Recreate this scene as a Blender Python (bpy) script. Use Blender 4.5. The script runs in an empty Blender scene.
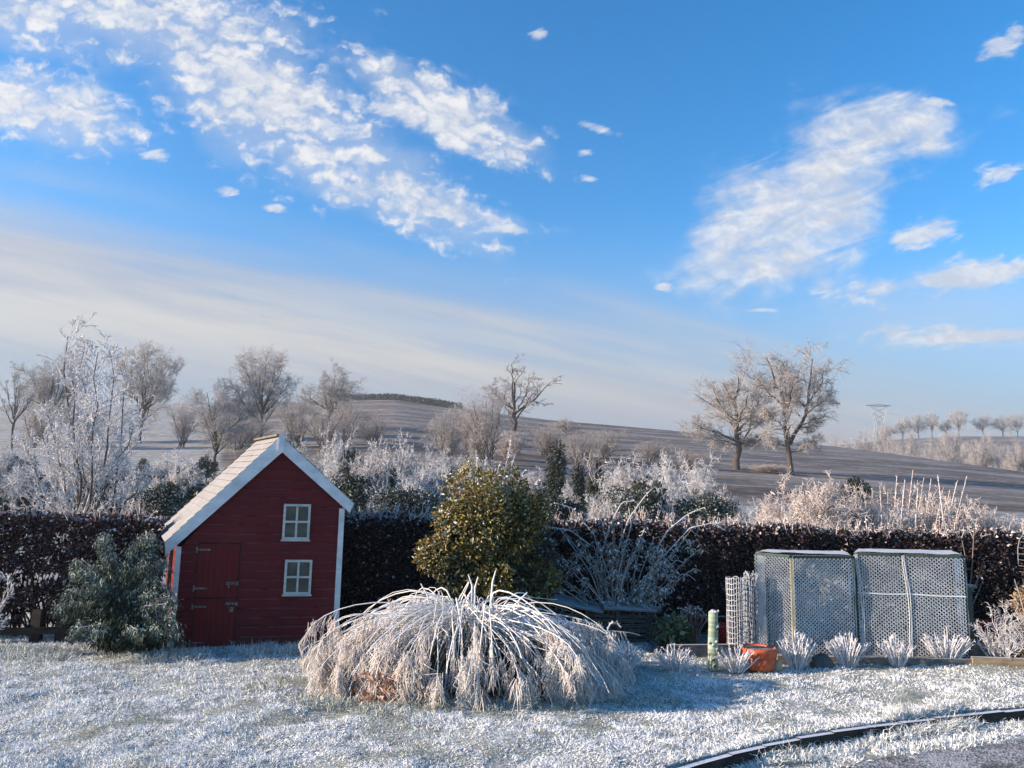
import bpy, math, random
import numpy as np
from mathutils import Matrix, Vector

# ------------------------------------------------------------------ camera
SC = bpy.context.scene
F_PX, CAM_H = 769.0, 1.65
PITCH, ROLL = math.radians(8.4), math.radians(1.2)
cam_d = bpy.data.cameras.new("camera")
cam_d.sensor_width = 36.0
cam_d.lens = F_PX / 1024 * 36.0
cam_d.clip_start, cam_d.clip_end = 0.1, 5000
CAM = bpy.data.objects.new("camera", cam_d)
SC.collection.objects.link(CAM)
CAMROT = Matrix.Rotation(math.pi / 2 + PITCH, 4, 'X') @ Matrix.Rotation(ROLL, 4, 'Z')
CAM.matrix_world = Matrix.Translation((0, 0, CAM_H)) @ CAMROT
SC.camera = CAM

# ------------------------------------------------------------------ exposure, sun, sky
SC.view_settings.view_transform = 'Standard'
SC.view_settings.look = 'None'
EXPO = 1.25
SC.view_settings.exposure = EXPO
SC.view_settings.gamma = 1.0
SC.view_settings.use_curve_mapping = False
SUN_EL, SUN_B = math.radians(17), math.radians(10)      # height; degrees towards the camera from due left
sun_dir = Vector((-math.cos(SUN_B) * math.cos(SUN_EL), -math.sin(SUN_B) * math.cos(SUN_EL), math.sin(SUN_EL)))
sun_l = bpy.data.lights.new("sun", 'SUN')
sun_l.energy, sun_l.angle, sun_l.color = 5.0, math.radians(0.6), (1.0, 0.80, 0.61)
sun_o = bpy.data.objects.new("sun", sun_l)
SC.collection.objects.link(sun_o)
sun_o.rotation_euler = sun_dir.to_track_quat('Z', 'Y').to_euler()
sun_o.location = (-30, 0, 30)


def pix_dir(px, py):
    d = Vector(((px - 512) / F_PX, -(py - 384) / F_PX, -1.0))
    return (CAMROT.to_3x3() @ d).normalized()


def at(px, py, Y):
    """world point seen at that place of the photograph, Y metres ahead"""
    d = pix_dir(px, py)
    return Vector((0, 0, CAM_H)) + d * (Y / d.y)


def ground(px, py, z=0.0):
    d = pix_dir(px, py)
    return Vector((0, 0, CAM_H)) + d * ((z - CAM_H) / d.z)


class NT:
    """small helper for node trees"""
    def __init__(s, tree):
        s.t = tree
        tree.nodes.clear()

    def n(s, typ, **kw):
        nd = s.t.nodes.new(typ)
        for k, v in kw.items():
            if k.startswith('_'):
                setattr(nd, k[1:], v)
            else:
                key = int(k[1:]) if k[0] == 'i' and k[1:].isdigit() else k.replace('__', ' ')
                s.set(nd.inputs[key], v)
        return nd

    def set(s, sock, v):
        if isinstance(v, bpy.types.NodeSocket):
            s.t.links.new(v, sock)
        elif isinstance(v, bpy.types.Node):
            s.t.links.new(v.outputs[0], sock)
        else:
            sock.default_value = v

    def m(s, op, a, b=0.0, c=None, clamp=False):
        nd = s.t.nodes.new('ShaderNodeMath')
        nd.operation, nd.use_clamp = op, clamp
        s.set(nd.inputs[0], a)
        s.set(nd.inputs[1], b)
        if c is not None:
            s.set(nd.inputs[2], c)
        return nd.outputs[0]

    def step(s, x, lo, hi, a=0.0, b=1.0):
        nd = s.n('ShaderNodeMapRange', _interpolation_type='SMOOTHSTEP')
        for k, v in enumerate((x, lo, hi, a, b)):
            s.set(nd.inputs[k], v)
        return nd.outputs[0]

    def mix(s, f, a, b, typ='MIX'):
        nd = s.n('ShaderNodeMix', _data_type='RGBA', _blend_type=typ)
        s.set(nd.inputs[0], f)
        for k, v in ((6, a), (7, b)):
            s.set(nd.inputs[k], v if not isinstance(v, tuple) else (*v[:3], 1))
        return nd.outputs[2]

    def noise(s, vec, scale, detail=3.0, rough=0.55, dist=0.0):
        nd = s.n('ShaderNodeTexNoise')
        if vec is not None:
            s.set(nd.inputs['Vector'], vec)
        nd.inputs['Scale'].default_value = scale
        nd.inputs['Detail'].default_value = detail
        nd.inputs['Roughness'].default_value = rough
        nd.inputs['Distortion'].default_value = dist
        return nd.outputs[0]

    def comb(s, x, y, z=0.0):
        nd = s.t.nodes.new('ShaderNodeCombineXYZ')
        for k, v in enumerate((x, y, z)):
            s.set(nd.inputs[k], v)
        return nd.outputs[0]


def make_world():
    w = bpy.data.worlds.new("World")
    SC.world = w
    w.use_nodes = True
    T = NT(w.node_tree)
    sky = T.n('ShaderNodeTexSky', _sky_type='NISHITA', _sun_disc=False, _sun_elevation=SUN_EL,
              _sun_rotation=math.atan2(sun_dir.x, sun_dir.y), _altitude=50.0, _air_density=1.0,
              _dust_density=0.4, _ozone_density=3.0)
    hsv = T.n('ShaderNodeHueSaturation', Saturation=SKY_SAT, Value=SKY_VAL, Color=sky.outputs[0])
    tc = T.n('ShaderNodeTexCoord')
    sep = T.n('ShaderNodeSeparateXYZ', Vector=tc.outputs['Generated'])
    x, y, z = sep.outputs
    ys = T.m('MAXIMUM', y, 0.02)
    A, B = T.m('DIVIDE', x, ys), T.m('DIVIDE', z, ys)
    fwd = T.step(y, 0.05, 0.3)

    def centre(px, py):
        d = pix_dir(px, py)
        return d.x / d.y, d.z / d.y

    def local(px, py, ang):
        """coordinates in photo-pixel sized units along and across a cloud"""
        ca, cb = centre(px, py)
        c, s = math.cos(math.radians(ang)), math.sin(math.radians(ang))
        da, db = T.m('MULTIPLY', T.m('SUBTRACT', A, ca), 745), T.m('MULTIPLY', T.m('SUBTRACT', B, cb), -745)
        u = T.m('ADD', T.m('MULTIPLY', da, c), T.m('MULTIPLY', db, s))
        v = T.m('SUBTRACT', T.m('MULTIPLY', db, c), T.m('MULTIPLY', da, s))
        return u, v

    wob = T.noise(T.comb(A, B), 9, 4)
    wobc = T.m('MULTIPLY', T.m('SUBTRACT', wob, 0.5), 1.5)

    def ell(px, py, rx, ry, ang, inner=0.15, wobble=1.0):
        u, v = local(px, py, ang)
        u, v = T.m('DIVIDE', u, rx), T.m('DIVIDE', v, ry)
        r = T.m('SQRT', T.m('ADD', T.m('MULTIPLY', u, u), T.m('MULTIPLY', v, v)))
        r = T.m('ADD', r, T.m('MULTIPLY', wobc, wobble))
        return T.step(r, 1.15, inner)

    def union(ms):
        r = ms[0]
        for k in ms[1:]:
            r = T.m('MAXIMUM', r, k)
        return r
    # altocumulus field, upper left: rows of small puffs
    field = union([ell(110, 10, 330, 84, 8, 0.1, 0.8), ell(250, 90, 240, 92, 33, 0.1, 0.8), ell(350, 165, 235, 64, 27, 0.1, 0.8), ell(445, 108, 155, 46, 27, 0.1, 0.8),
                   ell(30, 108, 165, 60, 12, 0.1, 0.8), ell(430, 206, 150, 26, 13, 0.1, 0.8)])
    cu, cv = local(256, 120, 12)
    w1 = T.n('ShaderNodeTexNoise', Vector=T.comb(cu, cv), Scale=0.022, Detail=4.0, Roughness=0.6)
    wv = T.n('ShaderNodeVectorMath', _operation='SUBTRACT', i0=w1.outputs['Color'])
    wv.inputs[1].default_value = (0.5, 0.5, 0.5)
    ws = T.n('ShaderNodeVectorMath', _operation='SCALE', i0=wv.outputs[0])
    ws.inputs['Scale'].default_value = 46
    pv0 = T.comb(T.m('MULTIPLY', cu, 0.52), cv)
    pv = T.n('ShaderNodeVectorMath', _operation='ADD', i0=pv0, i1=ws.outputs[0]).outputs[0]
    cell = T.n('ShaderNodeTexVoronoi', Vector=pv, Scale=0.054, Randomness=0.9, _feature='SMOOTH_F1', Smoothness=0.35)
    cell2 = T.n('ShaderNodeTexVoronoi', Vector=pv, Scale=0.105, Randomness=1.0, _feature='SMOOTH_F1', Smoothness=0.3)
    puff = T.m('SUBTRACT', 1.0, T.m('ADD', T.m('MULTIPLY', cell.outputs['Distance'], 0.75), T.m('MULTIPLY', cell2.outputs['Distance'], 0.45)))
    puff2 = T.noise(pv0, 0.012, 3, 0.5)
    fine = T.noise(pv, 0.11, 5, 0.6)
    tex = T.m('ADD', T.m('MULTIPLY', puff, 0.75), T.m('ADD', T.m('MULTIPLY', puff2, 0.55), T.m('MULTIPLY', fine, 0.45)))
    dens = T.m('ADD', T.m('MULTIPLY', field, 0.62), tex)
    alto = T.m('MULTIPLY', T.step(dens, 0.90, 1.55), T.step(field, 0.0, 0.25))
    thin = T.m('MULTIPLY', T.step(field, 0.15, 0.95), T.m('ADD', 0.10, T.m('MULTIPLY', puff2, 0.75)))
    alto = T.m('MAXIMUM', alto, thin)
    # the big streaked cloud, right
    big = union([ell(815, 190, 190, 112, -46, 0.0, 0.9), ell(875, 132, 150, 62, -12, 0.0, 1.0), ell(768, 262, 150, 40, -10, 0.0, 0.9), ell(800, 225, 150, 75, -20, 0.0, 0.9)])
    su, sv = local(815, 190, -20)
    st = T.noise(T.comb(T.m('MULTIPLY', su, 0.30), sv), 0.036, 6, 0.56, 0.8)
    bigd = T.m('ADD', T.m('MULTIPLY', big, 1.0), T.m('ADD', T.m('MULTIPLY', st, 1.7), T.m('MULTIPLY', fine, 0.1)))
    thinb = union([ell(965, 277, 150, 17, -9, 0.0, 0.7), ell(985, 336, 150, 13, -4, 0.0, 0.7), ell(915, 236, 44, 15, -14, 0.0, 0.8)])
    thinb = T.m('MULTIPLY', T.step(T.m('ADD', thinb, T.m('MULTIPLY', st, 0.9)), 0.75, 1.25), T.step(thinb, 0.0, 0.3))
    bigm0 = T.m('MULTIPLY', T.step(bigd, 1.0, 2.05), T.step(big, 0.0, 0.55))
    bigm = T.m('MAXIMUM', bigm0, T.m('MULTIPLY', thinb, 0.9))
    # small bits
    wisps = union([ell(*a, 0.0, 1.3) for a in (
        (955, 277, 170, 26, -9), (965, 336, 170, 20, -3), (915, 237, 50, 24, -14), (935, 102, 50, 10, 2), (1003, 42, 44, 18, -30),
        (1000, 172, 44, 20, -10), (598, 129, 34, 8, 14), (541, 33, 15, 11, 0), (762, 310, 38, 5, 2), (665, 287, 16, 7, 0), (588, 178, 13, 7, 0),
        (585, 152, 18, 8, 12), (228, 192, 20, 8, 5), (155, 155, 32, 11, 8), (275, 208, 15, 7, 0), (390, 110, 45, 14, 15), (505, 228, 45, 9, 10))])
    wn = T.noise(T.comb(T.m('MULTIPLY', su, 0.35), sv), 0.10, 6, 0.6, 0.6)
    wisps = T.m('MULTIPLY', T.step(T.m('ADD', T.m('MULTIPLY', wisps, 0.7), T.m('MULTIPLY', wn, 1.6)), 1.0, 1.6), T.step(wisps, 0.0, 0.4))
    haze2 = T.m('MULTIPLY', ell(960, 312, 190, 55, -5, 0.0, 0.4), 0.35)
    # pale cirrus veil sweeping down to the right
    ru, rv = local(0, 178, 11.5)
    vn = T.noise(T.comb(T.m('MULTIPLY', ru, 0.10), rv), 0.022, 5, 0.5, 0.2)
    edge = T.m('ADD', rv, T.m('MULTIPLY', T.m('SUBTRACT', vn, 0.5), 120))
    fadeR = T.step(ru, 1250, 420, 0.95, 1.0)
    veil = T.m('MULTIPLY', T.m('MULTIPLY', T.step(edge, -30, 85), fadeR), 0.86)
    # lower down it thins to a cool pale blue over the horizon
    streak = T.step(vn, 0.32, 0.68)
    vn2 = T.noise(T.comb(T.m('MULTIPLY', ru, 0.07), rv), 0.055, 6, 0.6, 0.5)
    veil = T.m('MULTIPLY', veil, T.step(T.m('ADD', vn2, T.m('MULTIPLY', T.step(edge, 0, 170), 0.35)), 0.22, 0.62, 0.55, 1.0))
    bu, bv = local(0, 300, 5.2)
    bv = T.m('ADD', bv, T.m('MULTIPLY', T.m('SUBTRACT', vn, 0.5), 60))
    cream = T.m('MULTIPLY', T.step(T.m('ABSOLUTE', bv), 62, 4), T.step(bu, 1000, 300, 0.35, 1.0))
    below = T.step(bv, 5, 75)
    veil_c = T.mix(T.m('MULTIPLY', T.m('ADD', streak, T.step(vn2, 0.35, 0.65)), 0.5), (0.38, 0.425, 0.54), (0.62, 0.595, 0.60))
    low_c = T.mix(T.m('MULTIPLY', streak, T.step(bu, 300, 900)), (0.36, 0.455, 0.56), (0.45, 0.43, 0.48))
    veil_c = T.mix(below, veil_c, low_c)
    veil_c = T.mix(T.m('MULTIPLY', cream, T.m('ADD', 0.45, T.m('MULTIPLY', T.step(vn2, 0.3, 0.65), 0.55))), veil_c, (0.72, 0.685, 0.625))
    horizon = T.m('MULTIPLY', T.step(B, 0.40, 0.05), 0.92)
    cs = T.step(T.m('ADD', T.m('MULTIPLY', T.m('ADD', puff, fine), 0.42), T.m('MULTIPLY', st, 0.55)), 0.50, 0.92)
    cloud_c = T.mix(cs, (0.64, 0.69, 0.79), (0.98, 0.96, 0.94))
    GAIN = SKY_STR * 2 ** EXPO      # colours below are as they show at this exposure
    K = 1.0 / GAIN
    base = T.n('ShaderNodeVectorMath', _operation='SCALE', i0=hsv.outputs[0])
    base.inputs['Scale'].default_value = GAIN
    col = base.outputs[0]
    col = T.mix(horizon, col, (0.38, 0.45, 0.55))
    col = T.mix(T.m('MULTIPLY', veil, fwd), col, veil_c)
    col = T.mix(T.m('MULTIPLY', haze2, fwd), col, (0.62, 0.68, 0.80))
    cl = T.m('MAXIMUM', T.m('MULTIPLY', alto, 0.92), T.m('MAXIMUM', T.m('MULTIPLY', bigm, 0.95), T.m('MULTIPLY', wisps, 0.8)))
    col = T.mix(T.m('MULTIPLY', cl, fwd), col, cloud_c)
    out = T.n('ShaderNodeVectorMath', _operation='SCALE', i0=col)
    out.inputs['Scale'].default_value = K
    bg = T.n('ShaderNodeBackground', Color=out.outputs[0], Strength=SKY_STR)
    T.n('ShaderNodeOutputWorld', Surface=bg.outputs[0])
    w.cycles.sampling_method = 'MANUAL'
    w.cycles.sample_map_resolution = 512


SKY_STR, SKY_SAT, SKY_VAL = 0.15, 1.36, 0.76
make_world()
SC.cycles.max_bounces = 5
SC.cycles.diffuse_bounces = 3
SC.cycles.transparent_max_bounces = 8
SC.cycles.volume_bounces = 0
SC.cycles.caustics_reflective = SC.cycles.caustics_refractive = False
SC.cycles.use_denoising = True

# ------------------------------------------------------------------ materials
MATS = {}


def principled(name, build):
    """build(T) -> dict of Principled inputs"""
    if name in MATS:
        return MATS[name]
    m = bpy.data.materials.new(name)
    m.use_nodes = True
    T = NT(m.node_tree)
    ins = build(T)
    bump = ins.pop('bump', None)
    tl = ins.pop('translucent', 0)
    p = T.n('ShaderNodeBsdfPrincipled')
    for k, v in ins.items():
        if isinstance(v, tuple):
            v = (*v[:3], 1)
        T.set(p.inputs[k], v)
    if bump:
        h, st, ds = bump
        b = T.n('ShaderNodeBump', Height=h, Strength=st, Distance=ds)
        T.set(p.inputs['Normal'], b.outputs[0])
    surf = p.outputs[0]
    if tl:
        tr = T.n('ShaderNodeBsdfTranslucent')
        c = ins['Base Color']
        T.set(tr.inputs[0], (*c[:3], 1) if isinstance(c, tuple) else c)
        mx = T.n('ShaderNodeMixShader', i0=tl, i1=surf, i2=tr.outputs[0])
        surf = mx.outputs[0]
    T.n('ShaderNodeOutputMaterial', Surface=surf)
    MATS[name] = m
    return m


def tone_mat(name, stops, rough=0.75, spec=0.25, translucent=0.0, frost_up=None, jitter=0.06):
    """colour from the per-face attribute 'tone' (each leaf or blade has its own), optional frost lying on upper faces"""
    def b(T):
        a = T.n('ShaderNodeAttribute', _attribute_name='tone')
        v = a.outputs['Fac']
        if jitter:
            g = T.n('ShaderNodeNewGeometry')
            v = T.m('ADD', v, T.m('MULTIPLY', T.m('SUBTRACT', T.noise(g.outputs['Position'], 37, 2), 0.5), jitter * 4))
        r = T.n('ShaderNodeValToRGB', Fac=v)
        el = r.color_ramp.elements
        while len(el) < len(stops):
            el.new(0.5)
        for e, (p, c) in zip(el, stops):
            e.position, e.color = p, (*c, 1)
        col = r.outputs[0]
        if frost_up:
            g = T.n('ShaderNodeNewGeometry')
            sp = T.n('ShaderNodeSeparateXYZ', Vector=g.outputs['Normal'])
            nz = T.noise(g.outputs['Position'], frost_up[3] if len(frost_up) > 3 else 14, 3)
            f = T.step(T.m('ADD', sp.outputs[2], T.m('MULTIPLY', T.m('SUBTRACT', nz, 0.5), 1.6)), frost_up[0], frost_up[1])
            col = T.mix(T.m('MULTIPLY', f, frost_up[2]), col, FROST)
        return {'Base Color': col, 'Roughness': rough, 'Specular IOR Level': spec, 'translucent': translucent}
    return principled(name, b)


def wood_mat(name, col, col2, scale=(3, 3, 40), rough=0.6, frost=0.0, bumpk=0.25, spec=0.3):
    def b(T):
        tc = T.n('ShaderNodeTexCoord')
        mp = T.n('ShaderNodeMapping', Vector=tc.outputs['Object'], Scale=scale)
        n1 = T.noise(mp.outputs[0], 1.0, 5, 0.6)
        n2 = T.noise(tc.outputs['Object'], 5.0, 4, 0.6)
        c = T.mix(T.step(n1, 0.3, 0.72), col, col2)
        c = T.mix(T.m('MULTIPLY', T.step(n2, 0.52, 0.75), 0.35), c, tuple(k * 0.55 for k in col))
        if frost:
            g = T.n('ShaderNodeNewGeometry')
            sp = T.n('ShaderNodeSeparateXYZ', Vector=g.outputs['Normal'])
            f = T.step(T.m('ADD', sp.outputs[2], T.m('MULTIPLY', T.m('SUBTRACT', n2, 0.5), 0.8)), 0.35, 0.75)
            c = T.mix(T.m('MULTIPLY', f, frost), c, FROST)
        return {'Base Color': c, 'Roughness': rough, 'Specular IOR Level': spec, 'bump': (n1, bumpk, 0.01)}
    return principled(name, b)


FROST = (0.74, 0.77, 0.82)
M_BARK = tone_mat('frosted bark', [(0.0, (0.035, 0.028, 0.024)), (0.55, (0.095, 0.078, 0.068)), (1.0, (0.36, 0.33, 0.33))], 0.9, 0.1, frost_up=(0.35, 0.95, 0.6, 3))
M_TWIG = tone_mat('frosted twig', [(0.0, (0.11, 0.09, 0.08)), (0.45, (0.27, 0.24, 0.225)), (1.0, (0.56, 0.54, 0.54))], 0.85, 0.15)
M_WHITETWIG = tone_mat('hoar frost twig', [(0.0, (0.09, 0.07, 0.06)), (0.3, (0.45, 0.42, 0.42)), (1.0, (0.80, 0.81, 0.85))], 0.8, 0.2, 0.12)
M_STEM = tone_mat('garden stem', [(0.0, (0.05, 0.035, 0.03)), (0.5, (0.16, 0.12, 0.10)), (1.0, (0.58, 0.55, 0.55))], 0.85, 0.15, frost_up=(0.2, 0.8, 0.6, 20))


# ------------------------------------------------------------------ meshes
def nrm(v):
    return v / np.maximum(np.linalg.norm(v, axis=-1, keepdims=True), 1e-9)


class MB:
    def __init__(s):
        s.v, s.f, s.n = [], [], 0

    def add(s, verts, faces, mat=0, tone=0.5, smooth=False):
        verts = np.asarray(verts, dtype=np.float32).reshape(-1, 3)
        if isinstance(faces, np.ndarray):
            fl = [faces]
        else:
            by = {}
            for f in faces:
                by.setdefault(len(f), []).append(f)
            fl = [np.array(q) for q in by.values()]
        for fa in fl:
            t = np.full(len(fa), tone, np.float32) if np.isscalar(tone) else np.asarray(tone, np.float32)
            s.f.append((fa.astype(np.int64) + s.n, mat, t, smooth))
        s.v.append(verts)
        s.n += len(verts)
        return s

    def tubes(s, P, R, sides=4, mat=0, tone=0.5, smooth=True, cap=False):
        """P (N,K,3) polylines, R (N,K) radii"""
        P = np.asarray(P, float)
        if P.ndim == 2:
            P = P[None]
        N, K = P.shape[:2]
        R = np.broadcast_to(np.asarray(R, float), (N, K))
        tg = np.empty_like(P)
        tg[:, 1:-1] = P[:, 2:] - P[:, :-2]
        tg[:, 0], tg[:, -1] = P[:, 1] - P[:, 0], P[:, -1] - P[:, -2]
        tg = nrm(tg)
        mean = nrm(P[:, -1] - P[:, 0])
        ref = np.where(np.abs(mean[:, 2:3]) < 0.8, np.array([[0, 0, 1.0]]), np.array([[1.0, 0, 0]]))[:, None]
        a = nrm(np.cross(tg, ref))
        b = np.cross(tg, a)
        th = np.arange(sides) * 2 * math.pi / sides
        ring = a[:, :, None] * np.cos(th)[:, None] + b[:, :, None] * np.sin(th)[:, None]
        V = P[:, :, None] + ring * R[:, :, None, None]
        idx = np.arange(N * K * sides).reshape(N, K, sides)
        q = np.stack([idx[:, :-1], np.roll(idx, -1, 2)[:, :-1], np.roll(idx, -1, 2)[:, 1:], idx[:, 1:]], -1).reshape(-1, 4)
        if np.isscalar(tone):
            t = np.full(len(q), tone)
        else:
            tone = np.asarray(tone)
            if tone.ndim == 1:
                t = np.repeat(tone, (K - 1) * sides)
            else:
                t = np.repeat(tone[:, :K - 1].reshape(-1), sides)
        s.add(V, q, mat, t, smooth)
        if cap:
            for e, rev in ((0, False), (K - 1, True)):
                for i in range(N):
                    f = idx[i, e]
                    s.add(V.reshape(-1, 3)[f], np.array([np.arange(sides)[::-1] if rev else np.arange(sides)]), mat, float(t[0]))
        return s

    def leaves(s, C, D, Nn, L, W, mat=0, tone=0.5, fold=0.25):
        """kite shaped leaves: base C, direction D, normal Nn, length L, width W"""
        C, D, Nn = np.asarray(C, float), nrm(np.asarray(D, float)), np.asarray(Nn, float)
        S = nrm(np.cross(D, Nn))
        U = np.cross(S, D)
        L = np.broadcast_to(np.asarray(L, float), (len(C),))[:, None]
        W = np.broadcast_to(np.asarray(W, float), (len(C),))[:, None]
        mid = C + D * L * 0.45
        V = np.stack([C, mid + S * W * 0.5 + U * W * fold, C + D * L, mid - S * W * 0.5 + U * W * fold], 1)
        s.add(V, np.arange(len(C) * 4).reshape(-1, 4), mat, tone)
        return s

    def blades(s, C, D, L, W, bend, mat=0, tone=0.5, rng=None):
        """grass blades: two stacked pieces, curving over"""
        D = nrm(D)
        side = nrm(np.cross(D, rng.normal(size=D.shape)))
        L, W = np.asarray(L)[:, None], np.asarray(W)[:, None]
        M = C + D * L * 0.55
        T_ = M + nrm(D + bend) * L * 0.5
        V = np.stack([C - side * W, C + side * W, M + side * W * .7, M - side * W * .7, T_], 1)
        n = len(C)
        i = np.arange(n)[:, None] * 5
        s.add(V, i + np.array([[0, 1, 2, 3]]), mat, tone)
        base = s.n - n * 5
        s.f.append((base + i + np.array([[3, 2, 4]]), mat, np.broadcast_to(np.asarray(tone, np.float32), (n,)), False))
        return s

    def box(s, lo, hi, mat=0, tone=0.5, M=None):
        x0, y0, z0 = lo
        x1, y1, z1 = hi
        V = np.array([(x0, y0, z0), (x1, y0, z0), (x1, y1, z0), (x0, y1, z0), (x0, y0, z1), (x1, y0, z1), (x1, y1, z1), (x0, y1, z1)], float)
        if M is not None:
            V = M(V)
        return s.add(V, BOXF, mat, tone)

    def hexa(s, bottom, top, mat=0, tone=0.5):
        """two quads of four corners each, counter-clockwise seen from the top"""
        return s.add(np.array(list(bottom) + list(top), float), BOXF, mat, tone)

    def bar(s, a, b, w, h, mat=0, tone=0.5, up=(0, 0, 1)):
        a, b = np.array(a, float), np.array(b, float)
        d = nrm(b - a)
        r = nrm(np.cross(d, np.array(up, float)))
        u = np.cross(r, d)
        q = lambda p: [p - r * w / 2 - u * h / 2, p + r * w / 2 - u * h / 2, p + r * w / 2 + u * h / 2, p - r * w / 2 + u * h / 2]
        return s.add(np.array(q(a) + q(b)), BOXF[:, ::-1].copy(), mat, tone)

    def lathe(s, prof, seg=32, mat=0, tone=0.5, centre=(0, 0, 0), smooth=True):
        prof = np.array(prof, float)
        th = np.arange(seg) * 2 * math.pi / seg
        V = np.stack([prof[:, 0:1] * np.cos(th), prof[:, 0:1] * np.sin(th), np.repeat(prof[:, 1:2], seg, 1)], -1) + np.array(centre)
        idx = np.arange(len(prof) * seg).reshape(len(prof), seg)
        q = np.stack([idx[:-1], np.roll(idx, -1, 1)[:-1], np.roll(idx, -1, 1)[1:], idx[1:]], -1).reshape(-1, 4)
        return s.add(V, q, mat, tone, smooth)

    def mesh(s, name, mats):
        me = bpy.data.meshes.new(name)
        V = np.concatenate(s.v)
        me.vertices.add(len(V))
        me.vertices.foreach_set('co', V.ravel())
        loops = np.concatenate([f[0].ravel() for f in s.f]).astype(np.int32)
        tot = np.concatenate([np.full(len(f[0]), f[0].shape[1]) for f in s.f]).astype(np.int32)
        start = np.concatenate([[0], np.cumsum(tot)[:-1]]).astype(np.int32)
        me.loops.add(len(loops))
        me.loops.foreach_set('vertex_index', loops)
        me.polygons.add(len(tot))
        me.polygons.foreach_set('loop_start', start)
        me.polygons.foreach_set('loop_total', tot)
        me.polygons.foreach_set('material_index', np.concatenate([np.full(len(f[0]), f[1]) for f in s.f]).astype(np.int32))
        me.update(calc_edges=True)
        me.polygons.foreach_set('use_smooth', np.concatenate([np.full(len(f[0]), f[3]) for f in s.f]).astype(bool))
        at_ = me.attributes.new('tone', 'FLOAT', 'FACE')
        at_.data.foreach_set('value', np.concatenate([f[2] for f in s.f]).astype(np.float32))
        for m in (mats if isinstance(mats, (list, tuple)) else [mats]):
            me.materials.append(m)
        return me

    def build(s, name, mats, parent=None, loc=None):
        me = s.mesh(name, mats)
        return link(name, me, parent, loc)


BOXF = np.array([(0, 3, 2, 1), (4, 5, 6, 7), (0, 1, 5, 4), (1, 2, 6, 5), (2, 3, 7, 6), (3, 0, 4, 7)])


def link(name, me, parent=None, loc=None):
    o = bpy.data.objects.new(name, me)
    SC.collection.objects.link(o)
    if parent:
        o.parent = parent
    if loc is not None:
        o.location = loc
    return o


def tag(o, label=None, cat=None, group=None, kind=None):
    for k, v in (('label', label), ('category', cat), ('group', group), ('kind', kind)):
        if v:
            o[k] = v
    return o


def thing(name, label, cat, loc=(0, 0, 0), group=None, rz=0.0):
    o = bpy.data.objects.new(name, None)
    SC.collection.objects.link(o)
    o.location = loc
    o.rotation_euler.z = rz
    o.empty_display_size = 0.2
    return tag(o, label, cat, group)


def copy_tree(o, parent=None):
    c = o.copy()
    SC.collection.objects.link(c)
    c.parent = parent
    for ch in list(o.children):
        copy_tree(ch, c)
    return c


# ------------------------------------------------------------------ value noise for shapes
_rn = np.random.default_rng(11)
_G = _rn.random((256, 256))


def vnoise(x, y, scale=1.0, octaves=3):
    x, y = np.asarray(x, float) * scale + 1000.3, np.asarray(y, float) * scale + 1000.7
    out, amp, tot = 0, 1.0, 0
    for _ in range(octaves):
        xi, yi = np.floor(x).astype(int), np.floor(y).astype(int)
        fx, fy = x - xi, y - yi
        fx, fy = fx * fx * (3 - 2 * fx), fy * fy * (3 - 2 * fy)
        g = lambda i, j: _G[i % 256, j % 256]
        v = (g(xi, yi) * (1 - fx) + g(xi + 1, yi) * fx) * (1 - fy) + (g(xi, yi + 1) * (1 - fx) + g(xi + 1, yi + 1) * fx) * fy
        out, tot = out + v * amp, tot + amp
        amp *= 0.5
        x, y = x * 2.03 + 17.1, y * 2.03 + 5.7
    return out / tot


# ------------------------------------------------------------------ growing plants
def resample(pts, K):
    pts = np.array(pts, float)
    d = np.concatenate([[0], np.cumsum(np.linalg.norm(np.diff(pts, axis=0), axis=1))])
    t = np.linspace(0, d[-1], K)
    return np.stack([np.interp(t, d, pts[:, k]) for k in range(3)], 1)


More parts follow.
